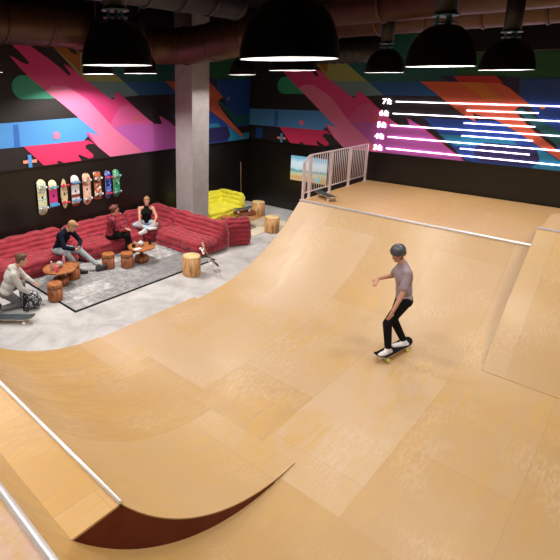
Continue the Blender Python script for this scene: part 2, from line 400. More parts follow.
def mural(name, wall, label):
    m0, m1 = (X0, XB-.002) if wall == 'A' else (SH-YA+.03, SH-Y0-.01)
    b = MB(); bi = len(mmats)-1
    def tow(p, d): return Vector((p[0], YA-d, p[1])) if wall == 'A' else Vector((XB-d, SH-p[0], p[1]))
    def slab(poly, d, mi):
        base = len(b.v); n = len(poly)
        b.v += [tow(p, d) for p in poly]
        for t in tessellate_polygon([[Vector((p[0], p[1], 0)) for p in poly]]): b.f.append([base+i for i in t]); b.m.append(mi); b.sm.append(False)
    slab([(m0, ZM), (m1, ZM), (m1, ZC-.01), (m0, ZC-.01)], .004, bi)
    for i, (c, poly) in enumerate(LAY):
        q = clip(poly, m0, m1, 4.78 if wall == 'A' else 5.5)
        qq = []
        for p in q:
            if not qq or (abs(p[0]-qq[-1][0])+abs(p[1]-qq[-1][1])) > 1e-4: qq.append(p)
        if len(qq) >= 3: slab(qq, .006+.0008*i, names.index(c))
    o = b.build(name, mmats, fix=False)
    # normals must face the room
    me = o.data; bm = bmesh.new(); bm.from_mesh(me)
    nrm = Vector((0, -1, 0)) if wall == 'A' else Vector((-1, 0, 0))
    bmesh.ops.reverse_faces(bm, faces=[f for f in bm.faces if f.normal.dot(nrm) < 0]); bm.to_mesh(me); bm.free()
    return tag(o, label, 'mural')
mural('wall_mural', 'A', 'painted mural of pink diagonals and blue bands above the hanging skateboards')
mural('wall_mural', 'B', 'painted mural with orange stripe and pink diagonal behind the neon height gauge')

# ------------------------------------------------------------------ ramps
ZF = .03
YS = 5.85           # left edge of the back ramp
ZD = 1.354          # height of the back deck
def arc(xc, R, x_from, x_to, z0=ZF, n=28):
    out = []
    for i in range(n+1):
        x = x_from+(x_to-x_from)*i/n
        out.append((x, z0+R-math.sqrt(max(R*R-(x-xc)**2, 0))))
    return out
def sheet(name, prof, y0, y1, t, m, parent, ny=1):
    # a bent sheet: profile points (x,z) given a thickness downwards
    b = MB(); low = [(x, z-t) for x, z in prof]
    n = len(prof); vs = []; fs = []
    for y in (y0, y1):
        vs += [(x, y, z) for x, z in prof] + [(x, y, z) for x, z in low]
    for i in range(n-1):
        fs.append((i, i+1, 2*n+i+1, 2*n+i)); fs.append((n+i, 2*n+n+i, 2*n+n+i+1, n+i+1))
        fs.append((i, n+i, n+i+1, i+1)); fs.append((2*n+i, 2*n+i+1, 3*n+i+1, 3*n+i))
    fs.append((0, 2*n, 3*n, n)); fs.append((n-1, 2*n-1, 4*n-1, 3*n-1))
    b.add(vs, fs, 0, False); o = b.build(name, m, parent)
    sm = [abs(p.normal.y) < .5 for p in o.data.polygons]; o.data.polygons.foreach_set('use_smooth', sm)
    try: o.data.set_sharp_from_angle(angle=.6)
    except Exception: pass
    return o
def pipe(name, a, b_, r, m, parent):
    b = MB(); b.tube([a, b_], r, 14); return b.build(name, m, parent)
T = .018
# platform of the flat bottom
root = empty('ramp_flat_bottom', (4.8, 2, 0), 'flat plywood bottom of the ramp under the skater', 'ramp floor')
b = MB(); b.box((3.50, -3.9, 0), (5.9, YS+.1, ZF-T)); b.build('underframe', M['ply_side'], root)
b = MB(); b.box((3.50, -3.9, ZF-T), (5.9, YS+.1, ZF)); b.build('riding_surface', M['ply'], root)
# back quarter pipe
XCB = 9.237; XEND = XB-.06
root = empty('quarter_pipe', (9, 3, 0), 'wide plywood quarter pipe with steel coping below the railed deck', 'quarter pipe')
pr = arc(5.9, (3.337**2+(ZD-ZF)**2)/2/(ZD-ZF), 5.9, XCB)
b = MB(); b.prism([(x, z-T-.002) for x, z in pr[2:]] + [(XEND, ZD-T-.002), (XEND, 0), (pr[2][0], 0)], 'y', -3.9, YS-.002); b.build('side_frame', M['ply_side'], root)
sheet('riding_surface', pr, -3.9, YS, T, M['ply'], root)
b = MB(); b.box((XCB+.0, -3.9, ZD-T), (XEND, YS, ZD)); b.build('deck', M['ply_deck'], root)
pipe('coping', (XCB+.005, -3.9, ZD+.004), (XCB+.005, YS, ZD+.004), .028, M['steel'], root)
# bank on the right, rising over the quarter pipe
root = empty('bank_ramp', (8, 0, 0), 'steeper plywood bank with its own raised deck at the right edge', 'bank ramp')
bp = [(6.90, .140), (7.05, .27), (7.249, .445), (7.55, .665), (7.913, .925), (8.35, 1.195), (8.83, 1.475), (9.164, 1.690)]
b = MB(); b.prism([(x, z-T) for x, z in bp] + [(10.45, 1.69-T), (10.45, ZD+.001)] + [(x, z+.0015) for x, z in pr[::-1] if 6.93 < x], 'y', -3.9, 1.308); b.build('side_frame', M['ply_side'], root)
sheet('riding_surface', bp, -3.9, 1.31, T, M['ply2'], root)
b = MB(); b.box((9.165, -3.9, 1.69-T), (10.45, 1.31, 1.69)); b.build('deck', M['ply_deck'], root)
pipe('coping', (9.17, -3.9, 1.69), (9.17, 1.31, 1.69), .026, M['steel'], root)
# tall near quarter pipe
R2 = 3.0; XC2 = .79; Z2 = ZF+R2-math.sqrt(R2*R2-(3.5-XC2)**2)
root = empty('quarter_pipe', (.8, 0, 0), 'tall near quarter pipe with thick steel coping in the bottom left corner', 'quarter pipe')
p2 = arc(3.5, R2, XC2, 3.5)
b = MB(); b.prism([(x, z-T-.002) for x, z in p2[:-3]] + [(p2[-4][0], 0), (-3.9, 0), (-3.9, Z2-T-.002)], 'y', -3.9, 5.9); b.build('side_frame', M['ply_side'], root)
sheet('riding_surface', p2, -3.9, 5.9, T, M['ply2'], root)
b = MB(); b.box((-3.9, -3.9, Z2-T), (XC2, 5.9, Z2)); b.build('deck', M['ply_pink'], root)
pipe('coping', (XC2, -3.9, Z2+.004), (XC2, 5.9, Z2+.004), .025, M['steel'], root)
# the lower extension with its narrow deck
R1 = 2.783; XC1 = 1.528; YN = 2.265; Z1 = ZF+.012+R1-math.sqrt(R1*R1-(3.77-XC1)**2)
root = empty('quarter_pipe', (2.2, 4, 0), 'near plywood quarter pipe with dark stained side panel and narrow deck', 'quarter pipe')
p1 = arc(3.77, R1, XC1, 3.77, ZF+.012)
XD = 1.138
under = [(x, z+.002) for x, z in arc(3.5, R2, XD, 3.5) if x < 3.4]
ye = 5.97
def zlow(x): return ZF+R2-math.sqrt(R2*R2-(3.5-x)**2) if x < 3.5 else ZF
def ztop_(x): return Z1-T if x <= XC1 else ZF+.012-.014+R1-math.sqrt(R1*R1-(3.77-x)**2)
b = MB(); xs = [XD+.002+(3.40-XD)*i/44 for i in range(45)]
for xa, xb in zip(xs[:-1], xs[1:]):
    for y_, fl in ((YN+.001, 0), (ye-.002, 1)):
        b.add([(xa, y_, zlow(xa)+.001), (xb, y_, zlow(xb)+.001), (xb, y_, max(ztop_(xb), zlow(xb)+.003)), (xa, y_, max(ztop_(xa), zlow(xa)+.003))], [(0, 1, 2, 3) if not fl else (3, 2, 1, 0)])
b.add([(XD+.002, YN+.001, zlow(XD)), (XD+.002, ye-.002, zlow(XD)), (XD+.002, ye-.002, Z1-T), (XD+.002, YN+.001, Z1-T)], [(3, 2, 1, 0)])
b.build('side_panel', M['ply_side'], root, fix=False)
sheet('riding_surface', p1, YN, ye, .012, M['ply2'], root)
b = MB(); b.box((XD-.02, YN, Z1-T), (XC1, ye, Z1)); b.build('deck', M['ply_deck'], root)
pipe('coping', (XC1, YN, Z1+.004), (XC1, ye, Z1+.004), .019, M['steel'], root)

# ------------------------------------------------------------------ railing on the back deck
root = empty('deck_railing', (10.8, YS-.03, ZD), 'pale painted steel railing with thin balusters on the back deck', 'railing')
RY = YS-.035; TOP = 2.36; BOT = 1.515
posts = [(9.29, 2.20), (9.55, TOP), (10.48, TOP), (11.42, TOP), (12.36, TOP)]
for x, zt_ in posts:
    b = MB(); b.box((x-.03, RY-.022, ZD+.008), (x+.03, RY+.022, zt_), bev=.004)
    b.box((x-.05, RY-.04, ZD), (x+.05, RY+.04, ZD+.01)); b.build('post', M['pink_white'], root)
b = MB(); b.tube([(9.27, RY, 2.20), (9.33, RY, 2.26), (9.50, RY, TOP), (9.56, RY, TOP+.005), (12.38, RY, TOP+.005)], .021, 10); b.build('top_rail', M['pink_white'], root)
b = MB(); b.tube([(9.29, RY, BOT), (12.36, RY, BOT)], .015, 10); b.build('bottom_rail', M['pink_white'], root)
for (xa, xb) in ((9.29, 9.55), (9.55, 10.48), (10.48, 11.42), (11.42, 12.36)):
    n = max(2, int(round((xb-xa)/.098)))
    for k in range(1, n):
        x = xa+(xb-xa)*k/n; zt_ = TOP if x > 9.5 else 2.2+(x-9.29)/.26*.14
        b = MB(); b.tube([(x, RY, BOT), (x, RY, zt_)], .0085, 6); b.build('baluster', M['pink_white'], root)

# ------------------------------------------------------------------ ducts, beams
def duct(name, pts, r, m, label, rings=True, step=1.25, hang=()):
    root = empty(name, pts[0], label, 'duct')
    b = MB(); b.tube(pts, r, 32); b.build('pipe', m, root)
    for q in hang:
        bb = MB(); bb.tube([(q[0], q[1], q[2]), (q[0], q[1], ZC-.001)], .012, 6); bb.build('hanger', M['black_metal'], root)
    acc = 0; prev = Vector(pts[0])
    for i in range(1, len(pts)):
        cur = Vector(pts[i]); seg = (cur-prev); Ln = seg.length; d = seg.normalized(); t = step-acc
        while t < Ln:
            c = prev+d*t; bb = MB(); bb.tube([c-d*.03, c-d*.015, c+d*.015, c+d*.03], [r+.004, r+.022, r+.022, r+.004], 32); bb.build('seam_ring', m, root); t += step
        acc = (acc+Ln) % step; prev = cur
    for q in (pts[0], pts[-1]) if rings else (): pass
    return root
def bend(c, r, a0, a1, z, n=8): return [(c[0]+r*math.cos(a0+(a1-a0)*k/n), c[1]+r*math.sin(a0+(a1-a0)*k/n), z) for k in range(n+1)]
duct('ventilation_duct', [(-3.9, 9.37, 5.10), (5.6, 9.37, 5.10), (6.9, 9.37, 4.90), (7.3, 9.37, 4.82)] + bend((7.3, 8.37), 1.0, PI/2, 0, 4.80)[1:] + [(8.3, 7.3, 4.88), (8.3, 5.45, 5.12)], .42, M['duct'], 'fat bronze duct along the left mural bending toward the ramp', step=.9, hang=((0, 9.37, 5.45), (4, 9.37, 5.45), (8.3, 6.5, 5.3)))
duct('ventilation_duct', [(7.99, -3.9, 5.22), (7.99, 4.75, 5.22)], .30, M['duct'], 'nearer of the two straight bronze ducts crossing above the right lamps', step=.95, hang=((7.99, 0, 5.5), (7.99, 4.2, 5.5)))
duct('ventilation_duct', [(9.95, -3.9, 5.22), (9.95, 8.2, 5.22)], .32, M['duct'], 'farther straight bronze duct parallel to the back mural', step=.95, hang=((9.95, 0, 5.5), (9.95, 6, 5.5)))
duct('ventilation_duct', [(11.9, 5.4, 4.75)] + [(11.9, 6.6, 4.75)] + bend((11.1, 6.6), .8, 0, PI/2, 4.75)[1:] + [(10.32, 7.4, 4.75)], .30, M['duct_dark'], 'black ribbed duct bend near the back wall above the railing', step=.22, hang=((11.9, 6.0, 5.0), (10.7, 7.4, 5.0)))
duct('ventilation_duct', [(2.2, 6.1, 5.35), (7.2, 6.1, 5.35)], .26, M['duct_dark'], 'black duct behind the largest lamp close to the ceiling', step=.7, hang=((3.0, 6.1, 5.58), (6.6, 6.1, 5.58)))
b = MB(); b.box((12.15, -3.9, 4.60), (12.6, 3.75, 5.15), bev=.02)
tag(b.build('black_beam', M['black_metal']), 'black rectangular beam in front of the green mural top, upper right', 'beam', kind='structure')
for k, (x, z) in enumerate(((3.4, 5.75), (6.6, 5.75))):
    b = MB(); b.box((x-.15, -3.9, z), (x+.15, YA-.1, ZC-.001)); tag(b.build('black_beam', M['ceiling']), ('black ceiling beam above the nearest lamps', 'black ceiling beam above the back ramp')[k], 'beam', kind='structure')

# ------------------------------------------------------------------ pendant lamps
def make_lamp():
    r = empty('pendant_lamp', (0, 0, 0), 'x', 'lamp', 'black dome pendant lamps')
    prof = [(.325, 0), (.322, .055), (.309, .125), (.287, .20), (.251, .27), (.203, .33), (.150, .37), (.09, .39)]
    inner = [(p[0]-.008, p[1]) for p in prof[:-1]] + [(.09, .38)]
    b = MB(); b.lathe(prof, 48, 0, cap0=False, cap1=True); b.lathe(inner, 48, 1, cap0=False, cap1=True)
    # rim
    vs = []; fs = []; n = 48
    for rr in (.325, .317):
        for k in range(n): vs.append((rr*math.cos(2*PI*k/n), rr*math.sin(2*PI*k/n), 0))
    for k in range(n): fs.append((k, (k+1) % n, n+(k+1) % n, n+k))
    b.add(vs, fs, 0); b.build('shade', [M['black_metal'], M['white_in']], r, fix=False)
    b = MB(); b.lathe([(.16, .145), (.17, .155), (.17, .19)], 40); b.build('diffuser', M['lamp_glow'], r)
    b = MB(); b.lathe([(.11, .407), (.11, .419)], 24)
    for a in (0, 1, 2): b.box((.07*math.cos(a*2.1)-.012, .07*math.sin(a*2.1)-.012, .385), (.07*math.cos(a*2.1)+.012, .07*math.sin(a*2.1)+.012, .475))
    b.lathe([(.125, .470), (.125, .483)], 24); b.build('bracket', M['teal_metal'], r)
    b = MB(); b.lathe([(.105, .483), (.105, 1.00), (.03, 1.06)], 28); b.build('ballast_housing', M['duct_dark'], r)
    b = MB(); b.tube([(0, 0, 1.05), (0, 0, ZC-4.14-.05)], .012, 8); b.build('stem', M['black_metal'], r)
    b = MB(); b.lathe([(.06, ZC-4.14-.05), (.06, ZC-4.14)], 20); b.build('ceiling_rose', M['black_metal'], r)
    return r
proto = make_lamp()
lamps = [((2.77, 3.79), 'black dome pendant lamp hanging in front of the left mural, upper left'),
         ((2.78, 1.91), 'largest and nearest black dome pendant lamp, top centre'),
         ((5.25, 1.80), 'big black dome pendant lamp hanging above the back deck, right of centre'),
         ((8.41, 3.78), 'smaller black dome pendant lamp left of the big one above the neon gauge'),
         ((7.57, 1.75), 'rightmost black dome pendant lamp in front of the green mural top'),
         ((5.95, 8.83), 'far black dome lamp, left of two peeping out below the upper left lamp'),
         ((6.09, 7.59), 'far black dome lamp, right of two peeping out below the upper left lamp'),
         ((9.16, 7.59), 'small far dome lamp just right of the concrete column'),
         ((5.82, 3.92), 'dome lamp showing only its rim below the nearest lamp'),
         ((3.35, 8.35), 'far dome lamp cut by the left edge of the picture'),
         ((5.3, -.35), 'added black dome pendant lamp out of the picture, above the right part of the flat bottom'),  # from here on unseen lamps, added to brighten ramp and lounge
         ((7.2, -.35), 'added black dome pendant lamp out of the picture, above the bank ramp'),
         ((2.78, -.1), 'added black dome pendant lamp out of the picture, above the tall near quarter pipe'),
         ((.2, 1.9), 'added black dome pendant lamp out of the picture, above the nearest pinkish deck'),
         ((.2, 3.9), 'added black dome pendant lamp out of the picture, left of the narrow deck'),
         ((1.6, 7.6), 'added black dome pendant lamp out of the picture, above the left end of the red sofa'),
         ((.9, 5.8), 'added black dome pendant lamp out of the picture, above the far end of the near deck'),
         ((.2, 8.6), 'added black dome pendant lamp out of the picture, far left by the mural wall')]
for i, ((x, y), lab) in enumerate(lamps):
    lw = LAMP_W*{5: 6.0, 6: 2.2, 7: 2.2, 9: 2.4, 15: 1.9, 17: 1.9, 16: 1.3, 1: .8, 12: .8}.get(i, 1)
    o = proto if i == 0 else copy_tree(proto)
    o.location = (x, y, 4.14)
    o['label'] = lab
    ld = bpy.data.lights.new('lamp_light', 'AREA'); ld.shape = 'DISK'; ld.size = .24; ld.energy = lw; ld.color = (1, .93, .86)
    lo = bpy.data.objects.new('lamp_light', ld); COL.objects.link(lo); lo.location = (0, 0, .135); lo.parent = o
# spotlights added to brighten the back deck and yellow sofa, hidden among the ducts
def spot(x, y, z, tgt, e, ang, label):
    r = empty('added_spotlight', (x, y, z), label, 'spotlight', 'added spotlights')
    T_ = Matrix.Translation((x, y, z))
    b = MB(); b.lathe([(.075, 0), (.08, .03), (.08, .22), (.05, .26)], 20, M=T_); b.build('housing', M['black_metal'], r)
    b = MB(); b.tube([(x, y, z+.26), (x, y, ZC)], .012, 8); b.build('stem', M['black_metal'], r)
    b = MB(); b.lathe([(.06, -.002), (.06, .0)], 20, M=T_); b.build('lens', M['lamp_glow'], r)
    ld = bpy.data.lights.new('spot_light', 'SPOT'); ld.energy = e; ld.spot_size = math.radians(ang); ld.spot_blend = .8; ld.shadow_soft_size = .08; ld.color = (1, .94, .87)
    lo = bpy.data.objects.new('spot_light', ld); COL.objects.link(lo); lo.parent = r; lo.location = (0, 0, -.03)
    d = Vector(tgt)-Vector((x, y, z)); lo.rotation_euler = d.to_track_quat('-Z', 'Y').to_euler()
spot(10.9, 4.6, 5.6, (10.7, 4.4, ZD), 330, 88, 'added unseen spotlight over the railing end of the back deck')
spot(10.9, 2.2, 5.6, (10.7, 2.2, ZD), 330, 88, 'added unseen spotlight over the middle of the back deck')
spot(10.9, -.6, 5.6, (10.7, -.6, ZD), 330, 88, 'added unseen spotlight over the right part of the back deck')
spot(10.8, 8.2, 5.6, (10.6, 8.7, 0), 600, 70, 'added unseen spotlight over the yellow sofa')

# ------------------------------------------------------------------ neon height gauge
zn = {7: 2.1336, 6: 1.8288, 5: 1.524, 4: 1.2192, 3: .9144}
yls = {7: 393.6, 6: 391.8, 5: 390.4, 4: 389.2, 3: 388.7}
nth = {7: 'topmost', 6: 'second from the top', 5: 'middle', 4: 'fourth from the top', 3: 'lowest'}
for k, h in zn.items():
    y0 = on_x(yls[k], 124, XB-.05).y; z = ZD+h
    b = MB(); b.tube([(XB-.05, y0, z), (XB-.05, -2.5, z)], .011, 8)
    for yy in (y0-.1, y0-1.8, y0-3.5, y0-5.4): b.box((XB-.05, yy-.01, z-.008), (XB-.003, yy+.01, z+.008), 1)
    tag(b.build('neon_tube', [M['neon'], M['black_metal']]), nth[k]+' of the five long white neon tubes of the height gauge', 'neon tube', 'long neon tubes of the height gauge')
    for ch, dy, nm in ((str(k), .36, 'digit'), ('ft', .235, 'letters')):
        cu = bpy.data.curves.new('t', 'FONT'); cu.body = ch; cu.size = .19; cu.extrude = .005; cu.offset = .003
        to = bpy.data.objects.new('t', cu); COL.objects.link(to)
        bpy.context.view_layer.update(); dg = bpy.context.evaluated_depsgraph_get()
        me = bpy.data.meshes.new_from_object(to.evaluated_get(dg)); bpy.data.objects.remove(to)
        me.materials.clear(); me.materials.append(M['neon'])
        if nm == 'digit':
            ro = empty('neon_sign', (XB-.04, y0+.36, z-.065), 'glowing white neon foot mark, '+nth[k]+' of the five on the gauge', 'neon sign', 'neon foot marks')
        o = bpy.data.objects.new(nm, me); COL.objects.link(o); o.parent = ro
        o.location = (0, (y0+dy)-(y0+.36), 0); o.rotation_euler = (PI/2, 0, -PI/2)
for q, (xa, ya, xb, yb, nm) in enumerate(((466.7, 110.4, 538.3, 113.2, 'just under the topmost long line'), (464, 123, 535, 127, 'second from the top, between long lines'), (461.6, 135.5, 532.6, 141, 'third from the top, between long lines'), (460, 148.4, 529.5, 154.8, 'just above the lowest long line'))):
    pa = on_x(xa, ya, XB-.05); pb = on_x(xb, yb, XB-.05); z = (pa.z+pb.z)/2
    b = MB(); b.tube([(XB-.05, pa.y, z), (XB-.05, pb.y, z)], .011, 8)
    for yy in (pa.y-.1, pb.y+.1): b.box((XB-.05, yy-.01, z-.008), (XB-.003, yy+.01, z+.008), 1)
    tag(b.build('neon_tube', [M['neon'], M['black_metal']]), 'short white neon tube '+nm, 'neon tube', 'short neon tubes of the height gauge')

# ------------------------------------------------------------------ wall screen
root = empty('wall_screen', (XB-.03, 7.7, 1.0), 'flat wall screen showing a sunny beach, behind the railing', 'screen')
b = MB(); b.box((XB-.055, 7.06, .985), (XB-.002, 8.39, 1.80)); b.build('frame', M['black_metal'], root)
m, nt, bs = new_mat('beach_picture'); L = nt.links.new
tc = N(nt, 'ShaderNodeTexCoord'); sx = N(nt, 'ShaderNodeSeparateXYZ'); L(tc.outputs['Generated'], sx.inputs[0])
nn = N(nt, 'ShaderNodeTexNoise'); nn.inputs['Scale'].default_value = 4; L(tc.outputs['Generated'], nn.inputs['Vector'])
ad = N(nt, 'ShaderNodeMath', operation='MULTIPLY_ADD'); L(nn.outputs['Fac'], ad.inputs[0]); ad.inputs[1].default_value = .16; L(sx.outputs[2], ad.inputs[2])
rp = ramp_node(nt, [(0, (.62, .50, .28)), (.22, (.70, .36, .12)), (.40, (.60, .66, .40)), (.50, (.10, .33, .38)), (.58, (.62, .78, .82)), (.80, (.72, .84, .90)), (1, (.20, .50, .68))]); L(ad.outputs[0], rp.inputs[0])
L(rp.outputs[0], bs.inputs['Emission Color']); bs.inputs['Emission Strength'].default_value = .85; bs.inputs['Base Color'].default_value = (.02, .02, .02, 1)
b = MB(); b.box((XB-.060, 7.09, 1.01), (XB-.056, 8.36, 1.775)); b.build('picture', m, root)
b = MB(); b.box((XB-.064, 7.30, 1.05), (XB-.061, 7.50, 1.17)); b.build('picture', emit('screen_teal', (.10, .42, .52), .8), root)

# ------------------------------------------------------------------ sofas
from mathutils import noise
def resample(P, closed, step):
    P = [Vector((p[0], p[1])) for p in P]
    # Catmull-Rom, then resample by length
    n = len(P); out = []
    for i in range(n):
        p0, p1, p2, p3 = P[i-1], P[i], P[(i+1) % n], P[(i+2) % n]
        for k in range(12):
            t = k/12
            out.append(.5*((2*p1)+(p2-p0)*t+(2*p0-5*p1+4*p2-p3)*t*t+(3*p1-p0-3*p2+p3)*t**3))
    Ls = [0]
    for i in range(len(out)): Ls.append(Ls[-1]+(out[(i+1) % len(out)]-out[i]).length)
    tot = Ls[-1]; m = int(tot/step); res = []; j = 0
    for k in range(m):
        s_ = tot*k/m
        while Ls[j+1] < s_: j += 1
        a = out[j % len(out)]; c = out[(j+1) % len(out)]
        res.append((a.lerp(c, (s_-Ls[j])/max(Ls[j+1]-Ls[j], 1e-9)), s_))
    return res, tot
def quilt(name, prof, w, m, parent, Mx, ps=.12, pt=.30, amp=.028, seed=0, re=.12, shrink=.30, step=.022, tstep=.03):
    pts, tot = resample(prof, True, step); nrow = max(1, round(tot/ps)); ps = tot/nrow
    n = len(pts); cen = Vector((sum(p.x for p, _ in pts)/n, sum(p.y for p, _ in pts)/n))
    nt = int(w/tstep); nb = max(1, round(w/pt)); pt = w/nb
    vs = []; fs = []
    for j in range(nt+1):
        t = w*j/nt; e = min(t, w-t)
        k = 1.0
        if e < re: k = 1-shrink*(1-math.sqrt(max(0, 1-(1-e/re)**2)))
        for i, (p, s_) in enumerate(pts):
            a = pts[i-1][0]; c = pts[(i+1) % n][0]; tg = (c-a).normalized(); nr = Vector((tg.y, -tg.x))
            if nr.dot(p-cen) < 0 and False: nr = -nr
            q = abs(math.sin(PI*(s_/ps+.18*noise.noise(Vector((t*2.5, s_*2, seed))))))**.7*(.55+.45*abs(math.sin(PI*t/pt+.5*noise.noise(Vector((s_*4, 1, seed))) ))**.6)
            nz = noise.noise(Vector((s_*5+seed*9, t*3.2, seed*3.3)))*.038 + noise.noise(Vector((s_*17, t*11+seed*5, 2)))*.010
            pp = cen+(p-cen)*k + nr*(amp*(q-.5)+nz)*(1 if k > .75 else .6)
            vs.append((t-w/2, pp.x, max(pp.y, .004)))
    for j in range(nt):
        for i in range(n):
            i2 = (i+1) % n
            fs.append((j*n+i, j*n+i2, (j+1)*n+i2, (j+1)*n+i))
    b = MB(); b.add(vs, fs, 0, True)
    for j, rev in ((0, 1), (nt, 0)):       # puckered end panels
        base = j*n; rings = [base]
        prev = [base+i for i in range(n)]
        for kk, bul in ((.72, .022), (.42, .03), (.14, .015)):
            st = len(b.v)
            for i in range(n):
                v = b.v[base+i]; y = cen.x+(v.y-cen.x)*kk; z = cen.y+(v.z-cen.y)*kk
                b.v.append(Vector((v.x+(bul if j else -bul)*(1+.5*math.sin(i*.9)), y, z)))
            cur = [st+i for i in range(n)]
            for i in range(n):
                i2 = (i+1) % n; f = [prev[i], prev[i2], cur[i2], cur[i]]
                b.f.append(f); b.m.append(0); b.sm.append(True)
            prev = cur
        b.f.append(prev); b.m.append(0); b.sm.append(True)
    b.v = [Mx @ Vector(v) for v in b.v]
    return b.build(name, m, parent, at_parent=True)
SEAT = [(-.50, .10), (-.46, .02), (0, .004), (.26, .02), (.28, .20), (.22, .36), (.0, .375), (-.25, .375), (-.44, .375), (-.525, .30), (-.53, .20)]
BACK = [(.02, .03), (.30, .004), (.50, .02), (.54, .20), (.53, .45), (.50, .62), (.42, .70), (.31, .69), (.24, .60), (.16, .47), (.06, .36), (.0, .18)]
def sofa(label, cx, cy, rz, w, m, cat='sofa', group=None, seed=0, dscale=1.0):
    r = empty('sofa', (cx, cy, 0), label, cat, group, rz=rz)
    sc = Matrix.Diagonal((1, dscale, 1, 1))
    quilt('seat', SEAT, w-.05, m, r, sc, ps=.17, pt=.31, seed=seed, amp=.042)
    quilt('backrest', BACK, w, m, r, sc, ps=.115, pt=.42, seed=seed+4, amp=.046)
    return r
YC = 9.47
sofa('left end module of the crimson tufted sofa, behind the kneeling person', 2.58, YC, 0, 1.77, M['red_velvet'], seed=1)
sofa('crimson tufted sofa module behind the round table with the bottles', 4.44, YC, 0, 1.77, M['red_velvet'], seed=2)
sofa('crimson tufted sofa module where the woman in the checked shirt sits', 6.29, YC, 0, 1.76, M['red_velvet'], seed=3)
sofa('crimson tufted sofa wing in front of the concrete column', 7.96, 8.12, -PI/2, 1.66, M['red_velvet'], seed=5)
# corner module
r = empty('corner_sofa', (7.86, YC, 0), 'crimson tufted corner module where the woman in the black tank top sits', 'sofa')
quilt('seat', [(-.46, .10), (-.42, .02), (0, .004), (.30, .02), (.32, .20), (.26, .36), (.0, .375), (-.22, .375), (-.38, .375), (-.45, .30), (-.47, .20)], 1.22, M['red_velvet'], r, Matrix.Identity(4), ps=.19, pt=.31, seed=11, amp=.03)
quilt('backrest', BACK, 1.28, M['red_velvet'], r, Matrix.Identity(4), ps=.125, pt=.5, seed=12, amp=.046)
quilt('backrest', BACK, .98, M['red_velvet'], r, Matrix.Translation((.12, -.0, 0)) @ Matrix.Rotation(-PI/2, 4, 'Z') @ Matrix.Translation((0, .0, 0)), ps=.125, pt=.5, seed=13, amp=.046)
sofa('small crimson tufted armchair seen from behind, right of the sofa wing', 9.03, 7.66, math.radians(150), .66, M['red_velvet'], 'armchair', seed=8, dscale=.85)
r = empty('corner_sofa', (10.25, YC, 0), 'bright yellow tufted corner sofa against the wall behind the column', 'sofa')
quilt('seat', SEAT, 1.56, M['yellow_velvet'], r, Matrix.Translation((.06, .0, 0)), ps=.17, pt=.31, seed=21, amp=.040)
quilt('backrest', BACK, 1.62, M['yellow_velvet'], r, Matrix.Translation((.13, 0, 0)), ps=.14, pt=.5, seed=22, amp=.04)
quilt('backrest', BACK, .98, M['yellow_velvet'], r, Matrix.Translation((.40, 0, 0)) @ Matrix.Rotation(-PI/2, 4, 'Z'), ps=.14, pt=.5, seed=23, amp=.04)

# ------------------------------------------------------------------ rugs
m, nt, bs = new_mat('grey_patchwork'); L = nt.links.new; g = N(nt, 'ShaderNodeNewGeometry')
br = N(nt, 'ShaderNodeTexBrick'); br.offset = .37; br.inputs['Color1'].default_value = (0, 0, 0, 1); br.inputs['Color2'].default_value = (1, 1, 1, 1); br.inputs['Mortar'].default_value = (.1, .1, .1, 1)
br.inputs['Scale'].default_value = 1; br.inputs['Brick Width'].default_value = .92; br.inputs['Row Height'].default_value = .53; br.inputs['Mortar Size'].default_value = .008
L(g.outputs['Position'], br.inputs['Vector'])
n1 = N(nt, 'ShaderNodeTexNoise'); n1.inputs['Scale'].default_value = 7; n1.inputs['Detail'].default_value = 9; n1.inputs['Roughness'].default_value = .8; L(g.outputs['Position'], n1.inputs['Vector'])
rb = ramp_node(nt, [(0, (.15, .15, .155)), (.5, (.22, .22, .225)), (1, (.33, .33, .33))]); L(br.outputs['Color'], rb.inputs[0])
rn = ramp_node(nt, [(.46, (0, 0, 0)), (.60, (1, 1, 1))]); L(n1.outputs['Fac'], rn.inputs[0])
ml = N(nt, 'ShaderNodeMath', operation='MULTIPLY'); L(rn.outputs[0], ml.inputs[0]); L(br.outputs['Color'], ml.inputs[1])
mx = N(nt, 'ShaderNodeMix', data_type='RGBA'); L(ml.outputs[0], mx.inputs[0]); L(rb.outputs[0], mx.inputs[6]); mx.inputs[7].default_value = (.58, .57, .56, 1)
L(mx.outputs[2], bs.inputs['Base Color']); bs.inputs['Roughness'].default_value = .9
M['rug_grey'] = m
M['rug_black'] = mat('black_binding', (.012, .012, .013), .9, spec=.1)
root = empty('patchwork_rug', (5.8, 8.3, 0), 'large grey patchwork rug with black border under the red sofa tables', 'rug')
b = MB(); b.box((4.03, 7.08, 0), (7.66, 9.55, .012)); b.build('pile', M['rug_grey'], root)
b = MB(); b.box((4.0, 7.04, 0), (7.69, 7.08, .015)); b.box((4.0, 7.08, 0), (4.035, 9.55, .015)); b.box((7.655, 7.08, 0), (7.69, 9.0, .015)); b.build('border', M['rug_black'], root)
hide = [M_ for M_ in (mat('hide_cream', (.60, .53, .40), .9, var=.15), mat('hide_tan', (.40, .20, .085), .9, var=.2), mat('hide_sand', (.50, .42, .30), .9, var=.2))]
b = MB(); k = 0
for i in range(4):
    for j in range(3):
        x0 = 9.50+i*.49; y0 = 7.50+j*.46; c = (0, 2, 1, 0, 0, 1, 2, 0, 1, 0, 2, 1)[(i*3+j) % 12]
        b.box((x0, y0, 0), (x0+.485, y0+.455, .010), c)
tag(b.build('hide_rug', hide), 'cream and tan patchwork hide rug under the dark table by the yellow sofa', 'rug')

